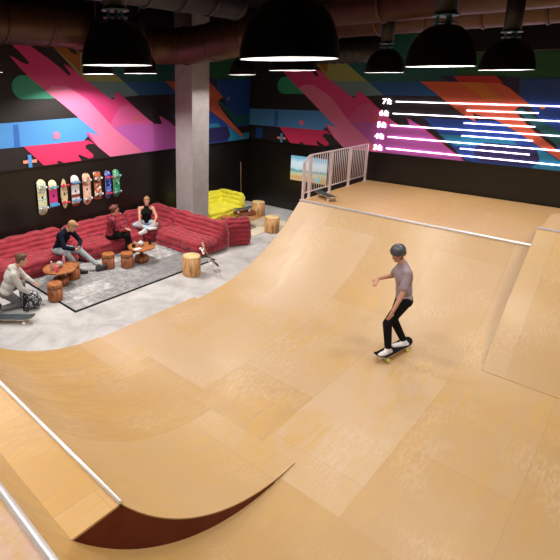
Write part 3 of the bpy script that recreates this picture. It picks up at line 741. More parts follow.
# ------------------------------------------------------------------ tables and stools
def table(x, y, R, H, base_r, base_h, label, mt, mb, z0=.012):
    r = empty('round_table', (x, y, z0), label, 'table')
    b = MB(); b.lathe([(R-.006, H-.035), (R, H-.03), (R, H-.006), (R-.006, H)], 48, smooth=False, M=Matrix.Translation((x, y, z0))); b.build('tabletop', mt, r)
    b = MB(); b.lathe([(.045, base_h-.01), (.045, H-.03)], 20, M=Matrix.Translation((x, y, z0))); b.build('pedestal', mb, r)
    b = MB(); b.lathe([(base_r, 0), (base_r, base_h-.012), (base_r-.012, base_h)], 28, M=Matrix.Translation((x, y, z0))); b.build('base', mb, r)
    return r
table(4.45, 8.30, .335, .37, .15, .15, 'round reddish wood table with bottles and a ball on it, left', M['red_wood_top'], M['red_wood'])
table(6.42, 8.16, .31, .37, .16, .13, 'round reddish wood table beside the two small drum stools', M['red_wood_top'], M['red_wood'])
table(10.19, 8.23, .33, .42, .14, .05, 'round dark red wood table before the yellow sofa', M['rust_wood'], M['rust_wood'], .010)
def stool(x, y, R, H, label, ms, mtop, band, group, z0=0):
    r = empty('drum_stool', (x, y, z0), label, 'stool', group)
    T_ = Matrix.Translation((x, y, z0))
    hb = H-.085 if band else H-.028
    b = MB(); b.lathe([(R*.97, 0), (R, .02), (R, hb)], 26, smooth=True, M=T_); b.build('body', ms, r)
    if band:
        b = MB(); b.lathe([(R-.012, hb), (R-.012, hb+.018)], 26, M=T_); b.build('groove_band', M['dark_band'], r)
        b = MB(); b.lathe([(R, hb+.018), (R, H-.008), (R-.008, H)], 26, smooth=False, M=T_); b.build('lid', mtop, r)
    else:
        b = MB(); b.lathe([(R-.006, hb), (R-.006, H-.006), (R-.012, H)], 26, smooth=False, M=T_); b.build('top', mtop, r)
    return r
g1 = 'small red wood drum stools'; g2 = 'pale wood drum stools'
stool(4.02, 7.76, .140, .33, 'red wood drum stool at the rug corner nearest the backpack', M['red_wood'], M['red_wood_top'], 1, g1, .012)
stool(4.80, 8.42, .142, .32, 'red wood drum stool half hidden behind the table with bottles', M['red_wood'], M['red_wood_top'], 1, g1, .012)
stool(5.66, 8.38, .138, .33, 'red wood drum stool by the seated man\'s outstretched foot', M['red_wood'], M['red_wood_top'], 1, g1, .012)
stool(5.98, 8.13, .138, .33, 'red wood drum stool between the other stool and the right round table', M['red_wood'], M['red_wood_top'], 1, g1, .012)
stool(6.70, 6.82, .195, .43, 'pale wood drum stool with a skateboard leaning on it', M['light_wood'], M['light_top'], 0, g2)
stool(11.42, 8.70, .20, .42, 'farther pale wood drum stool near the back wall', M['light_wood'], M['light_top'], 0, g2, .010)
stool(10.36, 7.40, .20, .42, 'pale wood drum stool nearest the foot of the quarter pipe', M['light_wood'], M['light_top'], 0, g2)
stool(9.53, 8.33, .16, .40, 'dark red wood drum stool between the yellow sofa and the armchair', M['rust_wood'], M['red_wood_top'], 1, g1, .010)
# things on the tables
zt1 = .382; zt2 = .382
def bottle(x, y, z, h, r_, body, cap, label, name='bottle'):
    r = empty(name, (x, y, z), label, 'bottle')
    T_ = Matrix.Translation((x, y, z))
    b = MB(); b.lathe([(r_*.9, 0), (r_, .008), (r_, h*.55), (r_*.8, h*.66), (r_*.38, h*.78), (r_*.36, h*.93)], 16, M=T_); b.build('body', body, r)
    b = MB(); b.lathe([(r_*.45, h*.93), (r_*.45, h)], 14, M=T_); b.build('cap', cap, r)
    return r
M['pinkbody'] = mat('pink_label', (.80, .12, .20), .35); M['darkglass'] = mat('dark_glass', (.02, .006, .006), .08)
M['redcap'] = mat('red_cap', (.55, .02, .03), .4)
bottle(4.24, 8.24, zt1, .20, .036, M['glass_pink'], M['white'], 'clear pinkish bottle at the left of the table', 'bottle')
b = MB(); b.lathe([(.030, 0), (.034, .006), (.034, .115), (.028, .125)], 18, M=Matrix.Translation((4.30, 8.14, zt1))); tag(b.build('drink_can', M['pinkbody']), 'bright pink drink can on the left round table', 'can')
bottle(4.62, 8.44, zt1, .21, .030, M['glass_pink'], M['redcap'], 'slim pink bottle standing behind the grey ball')
b = MB(); b.ell((4.44, 8.30, zt1+.068), (Vector((1, 0, 0)), Vector((0, 1, 0)), Vector((0, 0, 1))), (.07, .07, .068)); tag(b.build('grey_ball', mat('speckled_grey', (.36, .36, .35), .5, var=.5, vscale=40)), 'speckled grey ball in the middle of the left round table', 'ball')
root = empty('teapot', (6.42, 8.18, zt2), 'small pale grey teapot on the right round table', 'teapot')
mg_ = mat('pale_glaze', (.55, .55, .54), .3)
b = MB(); b.lathe([(.035, 0), (.065, .03), (.07, .06), (.055, .095), (.03, .108)], 22, M=Matrix.Translation((6.42, 8.18, zt2))); b.build('pot', mg_, root)
b = MB(); b.tube([(6.36, 8.22, zt2+.05), (6.32, 8.245, zt2+.08), (6.30, 8.26, zt2+.11)], .011, 8); b.build('spout', mg_, root)
b = MB(); b.lathe([(.032, .106), (.02, .12), (.008, .135)], 14, M=Matrix.Translation((6.42, 8.18, zt2))); b.build('lid', mg_, root)
root = empty('cup', (6.25, 8.22, zt2), 'dark cup left of the pale teapot', 'cup')
b = MB(); b.lathe([(.03, 0), (.042, .02), (.046, .055)], 18, M=Matrix.Translation((6.25, 8.22, zt2))); b.build('bowl', M['darkglass'], root)
b = MB(); b.tube([(6.20, 8.20, zt2+.04), (6.18, 8.19, zt2+.028), (6.205, 8.20, zt2+.015)], .006, 6); b.build('handle', M['darkglass'], root)
bottle(6.62, 8.10, zt2, .17, .033, M['darkglass'], M['redcap'], 'dark glass bottle at the right of the table')
b = MB(); b.box((6.13, 8.0, zt2), (6.31, 8.10, zt2+.008), M=Matrix.Rotation(0, 4, 'Z')); tag(b.build('paper_sheet', M['white']), 'white paper lying at the table edge beside the dark cup', 'paper')

# ------------------------------------------------------------------ skateboards
def deck_outline(Lg, W, kind, n=10):
    pts = []
    if kind == 'long':     # pointed pintail
        for k in range(25):
            t = k/24; x = -Lg/2+Lg*t; pts.append((x, W/2*math.sin(PI*min(max(t, .0), 1))**.55))
        top = pts; return top+[(x, -y) for x, y in reversed(top[1:-1])]
    r = W/2
    for k in range(n+1):
        a = PI/2-PI*k/n; pts.append((Lg/2-r*(1 if kind != 'square' else .35)+r*(1 if kind != 'square' else .35)*math.cos(a), r*math.sin(a)))
    for k in range(n+1):
        a = -PI/2-PI*k/n; pts.append((-Lg/2+r*(1 if kind != 'square' else .35)+r*(1 if kind != 'square' else .35)*math.cos(a), r*math.sin(a)))
    return pts
def skateboard(label, Mw, under, wheel, Lg=.80, W=.20, kind='pop', truck=None, group=None, top=None):
    r = empty('skateboard', (0, 0, 0), label, 'skateboard', group); r.matrix_world = Mw
    loc, rot, _ = Mw.decompose(); r.location = loc; r.rotation_euler = rot.to_euler()
    def kick(x):
        e = abs(x)-(Lg/2-.15)
        return 0 if e < 0 or kind == 'long' else .045*(e/.15)**1.6
    # deck grid
    b = MB(); nx = 32; top_pts = []; vs = []; fs = []
    out = deck_outline(Lg, W, kind)
    def halfw(x):
        if kind == 'long': t = (x+Lg/2)/Lg; return W/2*max(math.sin(PI*t), 0)**.55
        rr = W/2*(1 if kind != 'square' else .35); e = abs(x)-(Lg/2-rr)
        base = W/2-rr
        return W/2 if e <= 0 else base+math.sqrt(max(rr*rr-e*e, 0))
    rows = []
    for i in range(nx+1):
        t = i/nx; x = -Lg/2*math.cos(PI*t) ; hw = max(halfw(x), .002); rows.append((x, hw, kick(x)))
    z0 = .085
    for x, hw, kz in rows:
        for yy in (-1, -.5, 0, .5, 1):
            vs.append((x, yy*hw, z0+.011+kz+.004*yy*yy))
    for x, hw, kz in rows:
        for yy in (-1, -.5, 0, .5, 1):
            vs.append((x, yy*hw, z0+kz+.004*yy*yy))
    o5 = 5*(nx+1)
    ft = []; fb = []; fe = []
    for i in range(nx):
        for j in range(4):
            a = i*5+j; ft.append((a, a+5, a+6, a+1)); fb.append((o5+a, o5+a+1, o5+a+6, o5+a+5))
        fe.append((i*5, o5+i*5, o5+(i+1)*5, (i+1)*5)); fe.append((i*5+4, (i+1)*5+4, o5+(i+1)*5+4, o5+i*5+4))
    for j in range(4):
        fe.append((j, j+1, o5+j+1, o5+j)); a = nx*5+j; fe.append((a, o5+a, o5+a+1, a+1))
    b.add(vs, ft, 0); b.add(vs, fb, 1); b.add(vs, fe, 2)
    d = b.build('deck', [top or M['grip'], under, M['maple']], r, at_parent=True)
    bm = bmesh.new(); bm.from_mesh(d.data); bmesh.ops.remove_doubles(bm, verts=bm.verts, dist=1e-6); bmesh.ops.recalc_face_normals(bm, faces=bm.faces); bm.to_mesh(d.data); bm.free()
    for sx in (-1, 1):
        tx = sx*Lg*.285
        b = MB(); b.box((tx-.035, -.025, z0-.010), (tx+.035, .025, z0)); b.tube([(tx, -.085, .028), (tx, .085, .028)], .008, 8)
        b.box((tx-.014, -.05, .022), (tx+.014, .05, .040)); b.tube([(tx, 0, .03), (tx+.01*sx, 0, z0-.004)], .014, 8)
        tr = b.build('truck', truck or M['truck'], r, at_parent=True)
        for sy in (-1, 1):
            b = MB(); b.tube([(tx, sy*.070, .028), (tx, sy*.074, .028), (tx, sy*.100, .028), (tx, sy*.104, .028)], [.023, .028, .028, .023], 16)
            b.build('wheel', wheel, tr, at_parent=True)
    return r
def art(name, kind, *cols, sc=6, rough=.35):
    m, nt, bs = new_mat(name); L = nt.links.new
    tc = N(nt, 'ShaderNodeTexCoord')
    if kind == 'swirl':
        n_ = N(nt, 'ShaderNodeTexNoise'); n_.inputs['Scale'].default_value = sc; n_.inputs['Distortion'].default_value = 2.5; n_.inputs['Detail'].default_value = 1; L(tc.outputs['Object'], n_.inputs['Vector']); src = n_.outputs['Fac']; lo, hi = .35, .65
    elif kind == 'bands':
        s_ = N(nt, 'ShaderNodeSeparateXYZ'); L(tc.outputs['Generated'], s_.inputs[0]); src = s_.outputs[0]; lo, hi = 0, 1
    elif kind == 'cells':
        n_ = N(nt, 'ShaderNodeTexVoronoi'); n_.inputs['Scale'].default_value = sc; L(tc.outputs['Object'], n_.inputs['Vector'])
        s_ = N(nt, 'ShaderNodeSeparateColor'); L(n_.outputs['Color'], s_.inputs[0]); src = s_.outputs[0]; lo, hi = 0, 1
    r_ = nt.nodes.new('ShaderNodeValToRGB'); r_.color_ramp.interpolation = 'CONSTANT'; e = r_.color_ramp.elements
    while len(e) < len(cols): e.new(.5)
    for i, c in enumerate(cols): e[i].position = lo+(hi-lo)*i/len(cols); e[i].color = (*c, 1)
    L(src, r_.inputs[0]); L(r_.outputs[0], bs.inputs['Base Color']); bs.inputs['Roughness'].default_value = rough
    return m
Wt = (.85, .85, .83)
wb = [
 ((41.0, 178.5), (45.0, 216.0), 'pop', .215, art('yellow_teal_art', 'swirl', (.75, .55, .04), Wt, (.12, .50, .60), (.80, .62, .05), Wt, (.15, .45, .52), sc=7), 'white', 'yellow, teal and white swirled skateboard with white wheels, leftmost on the wall'),
 ((52.7, 179.2), (55.6, 212.0), 'pop', .20, art('magenta_art', 'bands', (.03, .03, .05), (.10, .35, .65), (.60, .04, .20), (.55, .03, .22), (.60, .05, .25), (.80, .60, .25), (.85, .75, .45)), 'blue', 'skateboard with yellow nose and magenta middle, light blue wheels, on the wall'),
 ((63.3, 177.8), (66.6, 209.0), 'long', .18, art('cream_art', 'swirl', (.62, .50, .28), (.70, .60, .36), (.68, .56, .32), (.35, .30, .18), sc=9), 'red', 'narrow cream pointed longboard with red wheels on the wall'),
 ((74.5, 174.5), (78.0, 207.0), 'pop', .22, art('striped_art', 'bands', (.35, .08, .07), (.70, .62, .60), (.70, .62, .60), (.20, .04, .03), (.72, .70, .70), (.60, .58, .60), (.70, .68, .68), (.22, .05, .03), (.66, .60, .60), (.75, .73, .73)), 'blue', 'skateboard with white and brown stripes and blue wheels on the wall'),
 ((86.5, 172.0), (89.0, 205.5), 'pop', .22, art('peach_art', 'cells', (.70, .42, .28), (.75, .55, .45), (.72, .48, .36), (.40, .10, .07), sc=14), 'white', 'peach skateboard with small brown marks and white wheels on the wall'),
 ((97.5, 171.0), (99.8, 200.0), 'square', .20, art('rust_art', 'cells', (.45, .10, .04), (.80, .75, .70), (.52, .16, .07), (.05, .03, .03), sc=16), 'white', 'square ended rust and white patterned skateboard on the wall'),
 ((108.0, 170.0), (110.3, 199.0), 'pop', .17, art('blue_art', 'swirl', (.01, .03, .35), (.02, .05, .50), (.25, .45, .80), (.02, .04, .42), sc=6), 'red', 'deep blue skateboard with red wheels on the wall'),
 ((116.5, 168.5), (118.3, 197.5), 'pop', .20, art('green_art', 'cells', (.01, .28, .12), (.02, .34, .16), (.03, .22, .12), (.30, .60, .40), sc=24), 'teal', 'green skateboard with light blue wheels, rightmost on the wall')]
wh = {'white': M['white'], 'blue': mat('blue_wheel', (.08, .35, .65), .4), 'red': mat('red_wheel', (.60, .04, .07), .4), 'teal': mat('teal_wheel', (.25, .60, .68), .4)}
for (p0, p1, kind, W_, am, wc, lab) in wb:
    a = on_y(p0[0], p0[1], YA-.09); c = on_y(p1[0], p1[1], YA-.09)
    L_ = (a-c).length*.95; mid = (a+c)/2
    # local X -> up, local Z -> wall (grip to the wall), wheels to the room
    X_ = Vector((0, 0, 1)); Z_ = Vector((0, 1, 0)); Y_ = Z_.cross(X_)
    Mw = Matrix(((X_.x, Y_.x, Z_.x, mid.x), (X_.y, Y_.y, Z_.y, YA-.145), (X_.z, Y_.z, Z_.z, (a.z+c.z)/2-.012), (0, 0, 0, 1)))
    o = skateboard(lab, Mw, am, wh[wc], Lg=L_, W=W_, kind=kind, truck=wh[wc] if wc in ('blue', 'red') else M['truck'], group='skateboards hanging on the left wall')
    b = MB(); b.box((-.03, -.02, .085), (.03, .02, .1445)); b.build('wall_bracket', M['black_metal'], o, at_parent=True)
skateboard('dark skateboard lying on the back deck beside the railing', Matrix.Translation((9.80, 5.50, ZD)) @ Matrix.Rotation(math.radians(62), 4, 'Z'), M['maple'], M['white'], Lg=.80, W=.21)
skateboard('grey topped skateboard on the floor in front of the kneeling person', Matrix.Translation((3.06, 7.50, 0)) @ Matrix.Rotation(math.radians(-47), 4, 'Z'), M['maple'], M['white'], Lg=.80, W=.21)
skateboard('dark skateboard lying on the table before the yellow sofa', Matrix.Translation((10.16, 8.29, .432)) @ Matrix.Rotation(math.radians(-20), 4, 'Z') @ Matrix.Scale(1, 4), M['maple'], M['white'], Lg=.62, W=.18)
# leaning board: bottom end on the floor, held by the stool top edge
pb_ = Vector((7.19, 6.64, .03)); pt_ = Vector((6.72, 6.67, .66)); X_ = (pt_-pb_).normalized(); Z_ = X_.cross(Vector((.70, .63, -.34))).normalized(); Z_ = Z_ if Z_.dot(rgt) > 0 else -Z_; Z_ = Vector((Z_.x, Z_.y, Z_.z)); Y_ = Z_.cross(X_)
mid = (pb_+pt_)/2
o = skateboard('skateboard leaning on edge against the pale drum stool', Matrix(((X_.x, Y_.x, Z_.x, mid.x), (X_.y, Y_.y, Z_.y, mid.y), (X_.z, Y_.z, Z_.z, mid.z), (0, 0, 0, 1))), M['maple'], M['white'], Lg=.78, W=.20)
# thin pole against the wall behind the yellow sofa
b = MB(); b.tube([(12.20, YA-.10, .006), (12.22, YA-.02, 1.40)], .012, 8); tag(b.build('wooden_pole', mat('tan_pole', (.36, .22, .14), .5)), 'thin tan wooden pole leaning on the wall behind the yellow sofa', 'pole')

# ------------------------------------------------------------------ people
def V3(t): return Vector(t)
def unite(mb, name, m, parent, vox=.010, smooth=3, mats=None, strength=None):
    # joins the overlapping limb shapes into one continuous surface
    o = mb.build('tmp', m, None)
    md = o.modifiers.new('r', 'REMESH'); md.mode = 'VOXEL'; md.voxel_size = vox; md.use_smooth_shade = True
    sm = o.modifiers.new('s', 'SMOOTH'); sm.iterations = smooth; sm.factor = .5
    bpy.context.view_layer.update(); dg = bpy.context.evaluated_depsgraph_get()
    me = bpy.data.meshes.new_from_object(o.evaluated_get(dg)); me.name = name
    bpy.data.objects.remove(o)
    me.materials.clear(); me.materials.append(m)
    Mi = world_of(parent).inverted(); me.transform(Mi)
    me.polygons.foreach_set('use_smooth', [True]*len(me.polygons))
    r = bpy.data.objects.new(name, me); COL.objects.link(r); r.parent = parent
    return r
def lerp(a, b, t): return a+(b-a)*t
def hand(mb, wr, d, palm_n, k=1.0, curl=.5, side=1):
    # palm, four unequal bent fingers and a thumb leaving the side of the palm
    d = d.normalized(); n = (palm_n-d*palm_n.dot(d)).normalized(); s = d.cross(n)*side
    mb.ell(wr+d*.05*k, (s, d, n), (.038*k, .052*k, .017*k), nu=12, nv=8)
    for i, (off, ln_) in enumerate(((-.028, .062), (-.010, .072), (.010, .068), (.027, .054))):
        a = wr+d*.088*k+s*off*k; ln_ *= k
        b1 = a+(d*math.cos(curl*.5)-n*-math.sin(curl*.5))*ln_*.45
        b2 = b1+(d*math.cos(curl*1.3)+n*math.sin(curl*1.3))*ln_*.33
        b3 = b2+(d*math.cos(curl*2.0)+n*math.sin(curl*2.0))*ln_*.24
        mb.cone(a-d*.02, b1, .0095*k, .009*k, 8); mb.cone(b1, b2, .009*k, .008*k, 8); mb.cone(b2, b3, .008*k, .007*k, 8)
    t0 = wr+d*.025*k-s*.028*k; t1 = t0+(d*.5-s*.7+n*.3).normalized()*.038*k; t2 = t1+(d*.85-s*.25+n*.3).normalized()*.030*k
    mb.cone(t0, t1, .013*k, .010*k, 8); mb.cone(t1, t2, .010*k, .008*k, 8)
def person(label, J, skin, face, up=(0, 0, 1), top=None, sleeve=1.0, pants=None, shoe=None, female=False, k=1.0, hands=(None, None), toes=None, bare_ankle=.06, hem=.0, fat=1.0, vox=.010, group=None, collar=None, pant_len=1.0):
    J = {a: V3(b_) for a, b_ in J.items()}
    pel = J['pelvis']; root = empty('person', (pel.x, pel.y, min(J['anL'].z, J['anR'].z)-.09), label, 'person')
    sh = (J['shR']-J['shL']).normalized()
    hp = J.get('hip') or None
    hd = (sh*.75 + (J['knR']-J['knL']).normalized()*.0); hd = hd.normalized()
    hL = pel-hd*.085*k; hR = pel+hd*.085*k
    nk = J['neck']; spine = (nk-pel).normalized()
    chest = lerp(pel, nk, .68); waist = lerp(pel, nk, .30)
    fr = sh.cross(spine).normalized()
    f = V3(face).normalized()
    if fr.dot(f) < 0: fr = -fr
    u = V3(up).normalized(); u = (u-f*u.dot(f)).normalized(); sd = f.cross(u).normalized()
    w_ = (.135 if female else .155)*k*fat
    # body
    B = MB()
    def torso(b, e, bottom=0.0, neckr=None):
        ax = (sh, fr, spine)
        b.ell(pel+spine*.02, ax, (.155*k*fat+e, .105*k+e, .12*k))
        b.ell(waist, ax, (w_*.88+e, .095*k*fat+e, .14*k))
        b.ell(chest, ax, (w_+.012+e, .112*k*fat+e, .17*k))
        if not (e > 0 and sleeve == 0): b.cone(J['shL'], J['shR'], .055*k+e, .055*k+e)
        b.cone(lerp(pel, nk, .2), lerp(pel, nk, .85), .10*k+e, .09*k+e)
        if female: 
            for q in (-1, 1): b.ell(chest+fr*.085*k+sh*.06*q*k, ax, (.055+e, .055+e, .06), nu=12, nv=8)
    torso(B, 0)
    B.cone(lerp(nk, pel, .10), nk+(J['head']-nk)*.55, .058*k, .052*k)
    H_ = J['head']
    B.ell(H_+u*.025*k-f*.008*k, (sd, f, u), (.076*k, .096*k, .098*k), nu=22, nv=16)
    B.ell(H_-u*.045*k+f*.024*k, (sd, f, u), (.054*k, .066*k, .066*k), nu=18, nv=12)
    B.cone(H_+f*.090*k+u*.010*k, H_+f*.108*k-u*.022*k, .009*k, .014*k, 8)         # nose
    B.ell(H_+f*.083*k-u*.056*k, (sd, f, u), (.025*k, .013*k, .010*k), nu=10, nv=6)   # lips
    B.ell(H_+f*.074*k-u*.092*k, (sd, f, u), (.022*k, .018*k, .016*k), nu=10, nv=6)   # chin
    for q in (-1, 1):
        B.ell(H_+sd*.076*q*k-f*.006*k-u*.008*k, (sd, f, u), (.010*k, .020*k, .031*k), nu=10, nv=6)  # ears
    for a, c, d in (('shL', 'elL', 'haL'), ('shR', 'elR', 'haR')):
        B.cone(J[a], J[c], .050*k*fat, .037*k*fat); B.cone(J[c], J[d], .038*k*fat, .026*k)
        dirn = (J[d]-J[c]).normalized(); hh = hands[0 if a == 'shL' else 1]
        if hh: dirn = V3(hh[0]).normalized(); pn = V3(hh[1]); cu = hh[2]
        else: pn = Vector((0, 0, -1)); cu = .45
        hand(B, J[d], dirn, pn, k*.98, cu, -1 if a == 'shL' else 1)
    for h_, kn, an in ((hL, 'knL', 'anL'), (hR, 'knR', 'anR')):
        B.cone(h_, J[kn], .078*k, .055*k); B.cone(J[kn], lerp(J[kn], J[an], .35), .055*k, .052*k); B.cone(lerp(J[kn], J[an], .35), J[an], .052*k, .036*k)
    # feet
    feet = []
    for i, an in enumerate(('anL', 'anR')):
        t = V3(toes[i]).normalized(); a = J[an]; dn = (a-J['kn'+an[-1]]).normalized(); dn = (dn-t*dn.dot(t)).normalized()
        heel = a+dn*.05*k-t*.035*k; toe = a+dn*.060*k+t*.165*k
        B.cone(heel, toe, .033*k, .025*k); B.cone(a, lerp(heel, toe, .55), .037*k, .028*k); feet.append((a, t, dn, heel, toe))
    body = unite(B, 'body', skin, root, vox)
    # eyes and brows
    for q in (-1, 1):
        b = MB(); e_ = H_+f*.086*k+sd*.030*q*k+u*.008*k; b.ell(e_, (sd, f, u), (.013*k, .008*k, .007*k), 0, 10, 6); b.ell(e_+f*.005*k, (sd, f, u), (.0055*k, .0045*k, .0055*k), 1, 8, 6)
        b.build('eye', [M['white'], M['darkglass']], root)
        b = MB(); b.cone(H_+f*.090*k+sd*.016*q*k+u*.026*k, H_+f*.082*k+sd*.044*q*k+u*.024*k, .0045*k, .003*k, 6); b.build('eyebrow', M['brow'], root)
    # clothes
    if top:
        b = MB(); torso(b, .016)
        for a, c, d in (('shL', 'elL', 'haL'), ('shR', 'elR', 'haR')):
            if sleeve > 0: b.cone(J[a], lerp(J[a], J[c], min(1, sleeve)), .064*k*fat, (.062 if sleeve < 1 else .050)*k*fat)
            if sleeve > 1: b.cone(J[c], lerp(J[c], J[d], sleeve-1), .051*k*fat, .040*k)
        b.cone(lerp(nk, pel, .2), lerp(nk, J['head'], .12), .085*k, .068*k)
        unite(b, top[0], top[1], root, vox, 8)
    if pants:
        b = MB(); b.ell(pel-spine*.01, (sh, fr, spine), (.158*k*fat+.012, .112*k+.012, .115*k))
        for h_, kn, an in ((hL, 'knL', 'anL'), (hR, 'knR', 'anR')):
            b.cone(h_, J[kn], .095*k, .067*k); en = lerp(J[kn], J[an], .90*pant_len); b.cone(J[kn], en, .067*k, .050*k)
        unite(b, pants[0], pants[1], root, vox)
    for i, (a, t, dn, heel, toe) in enumerate(feet):
        if not shoe: break
        b = MB(); b.cone(heel, toe, .043*k, .036*k); b.cone(a+dn*.01, lerp(heel, toe, .5), .044*k, .036*k); b.cone(lerp(heel, toe, .3), lerp(heel, toe, .8), .043*k, .042*k)
        so = unite(b, 'shoe', shoe[0], root, .008, 2)
        b = MB(); b.cone(heel+dn*.030*k, toe+dn*.026*k, .040*k, .036*k); sol = unite(b, 'sole', shoe[1], root, .008, 1); sol.matrix_parent_inverse = Matrix.Identity(4)
    return root, dict(J=J, f=f, u=u, sd=sd, H=H_, sh=sh, fr=fr, spine=spine, k=k)
def hair(root, I, m, shape, k=1.0):
    H_, f, u, sd = I['H'], I['f'], I['u'], I['sd']; k = I['k']
    b = MB()
    if shape in ('short', 'bun', 'updo'):
        b.ell(H_+u*.040*k-f*.022*k, (sd, f, u), (.086*k, .098*k, .096*k), nu=22, nv=14)
        b.ell(H_-f*.055*k+u*.0*k, (sd, f, u), (.070*k, .050*k, .075*k), nu=18, nv=10)
        b.ell(H_+u*.092*k+f*.035*k, (sd, f, u), (.058*k, .060*k, .030*k), nu=16, nv=10)
    if shape == 'bun': b.ell(H_-f*.115*k+u*.055*k, (sd, f, u), (.042*k, .040*k, .040*k), nu=16, nv=10)
    if shape == 'updo': b.ell(H_-f*.07*k+u*.10*k, (sd, f, u), (.045*k, .045*k, .04*k), nu=16, nv=10)
    return unite(b, 'hair', m, root, .008, 2)
M['skin'] = mat('skin', (.58, .30, .20), .5); M['skin2'] = mat('skin_warm', (.50, .25, .16), .5)
M['brow'] = mat('brow_hair', (.07, .03, .015), .7)
M['hair_brown'] = mat('brown_hair', (.10, .042, .018), .6, var=.5, vscale=60, bump=.4, bscale=90)
M['hair_blond'] = mat('dark_blond_hair', (.36, .20, .08), .55, var=.4, vscale=60, bump=.4, bscale=90)
M['hair_red'] = mat('auburn_hair', (.13, .03, .016), .6, var=.4, vscale=60, bump=.4, bscale=90)
M['navy_cloth'] = mat('navy_cloth', (.006, .009, .018), .9, spec=.1, bump=.6, bscale=25)
M['hoodie'] = mat('grey_hoodie', (.56, .54, .51), .9, var=.18, vscale=10, bump=.7, bscale=22)
M['jeans'] = mat('washed_jeans', (.34, .39, .43), .85, var=.5, vscale=8, bump=.4, bscale=30)
M['jeans_pale'] = mat('pale_jeans', (.40, .50, .60), .85, var=.35, vscale=9, bump=.4, bscale=30)
M['black_cloth'] = mat('black_cloth', (.009, .008, .009), .9, spec=.12, bump=.5, bscale=25)
M['grey_trousers'] = mat('grey_trousers', (.17, .165, .17), .85, bump=.4, bscale=25)
M['tee'] = mat('mauve_grey_tee', (.30, .235, .265), .85, var=.15, bump=.5, bscale=20)
M['black_leather'] = mat('black_shoe', (.014, .014, .015), .5)
M['white_shoe'] = mat('white_shoe', (.74, .72, .72), .55)
M['helmet'] = mat('dark_helmet', (.055, .060, .075), .35)
m, nt, bs = new_mat('red_check'); L = nt.links.new; tc = N(nt, 'ShaderNodeTexCoord')
mixes = []
for ax in (0, 1, 2):
    wv = N(nt, 'ShaderNodeTexWave'); wv.bands_direction = 'XYZ'[ax]; wv.inputs['Scale'].default_value = 8; wv.inputs['Distortion'].default_value = .6; L(tc.outputs['Object'], wv.inputs['Vector']); mixes.append(wv)
a_ = N(nt, 'ShaderNodeMath', operation='ADD'); L(mixes[0].outputs['Fac'], a_.inputs[0]); L(mixes[1].outputs['Fac'], a_.inputs[1])
b_ = N(nt, 'ShaderNodeMath', operation='ADD'); L(a_.outputs[0], b_.inputs[0]); L(mixes[2].outputs['Fac'], b_.inputs[1])
r_ = ramp_node(nt, [(.40, (.035, .012, .02)), (.56, (.40, .025, .05))]); d_ = N(nt, 'ShaderNodeMath', operation='DIVIDE'); L(b_.outputs[0], d_.inputs[0]); d_.inputs[1].default_value = 3; L(d_.outputs[0], r_.inputs[0]); L(r_.outputs[0], bs.inputs['Base Color']); bs.inputs['Roughness'].default_value = .85
M['check'] = m

# man with phone on the sofa
man, I = person('man in navy top and faded jeans leaning forward over a phone on the red sofa', dict(pelvis=(4.88, 9.10, .46), neck=(4.905, 8.80, .935), head=(4.99, 8.66, 1.045), shL=(4.73, 8.72, .90), shR=(5.07, 8.86, .89),
    elL=(4.70, 8.53, .68), elR=(5.20, 8.72, .66), haL=(4.90, 8.47, .61), haR=(5.03, 8.50, .62), knL=(4.83, 8.64, .49), knR=(5.17, 8.72, .45), anL=(5.00, 8.54, .11), anR=(5.40, 8.40, .13)),
    M['skin'], (.50, -.60, -.62), (.40, -.35, .8), ('shirt', M['navy_cloth']), 1.92, ('jeans', M['jeans']), (M['black_leather'], M['black_leather']),
    hands=(((.55, -.1, -.1), (0, 0, 1), .8), ((-.35, -.55, -.05), (0, 0, 1), .8)), toes=((.75, -.65, 0), (.93, -.30, .15)))
hair(man, I, M['hair_blond'], 'short')
b = MB(); b.box((-.036, -.074, -.004), (.036, .074, .004), M=Matrix.Translation((5.00, 8.40, .655)) @ Matrix.Rotation(math.radians(-50), 4, 'Z') @ Matrix.Rotation(math.radians(-25), 4, 'X'), bev=.003)
tag(b.build('mobile_phone', [mat('pale_phone', (.62, .62, .64), .25)]), 'pale mobile phone held by the man in the navy top', 'phone')
# woman in checked shirt
wo, I = person('woman with auburn bun in red checked shirt and black trousers on the red sofa', dict(pelvis=(6.24, 9.10, .46), neck=(6.25, 8.99, .93), head=(6.31, 8.975, 1.10), shL=(6.17, 8.85, .89), shR=(6.27, 9.15, .88), elL=(6.27, 8.77, .65), elR=(6.43, 9.07, .66),
    haL=(6.49, 8.77, .60), haR=(6.52, 8.86, .62), knL=(6.46, 8.74, .49), knR=(6.62, 8.93, .48), anL=(6.50, 8.78, .11), anR=(6.63, 8.82, .11)),
    M['skin'], (.92, -.15, .05), (0, 0, 1), ('checked_shirt', M['check']), 1.85, ('trousers', M['black_cloth']), (M['black_leather'], M['black_leather']), female=True, k=.94,
    hands=(((.8, .3, -.2), (0, 0, -1), .6), ((.5, -.7, -.2), (0, 0, -1), .6)), toes=((.8, -.5, -.1), (.85, -.35, -.1)))
hair(wo, I, M['hair_red'], 'bun')
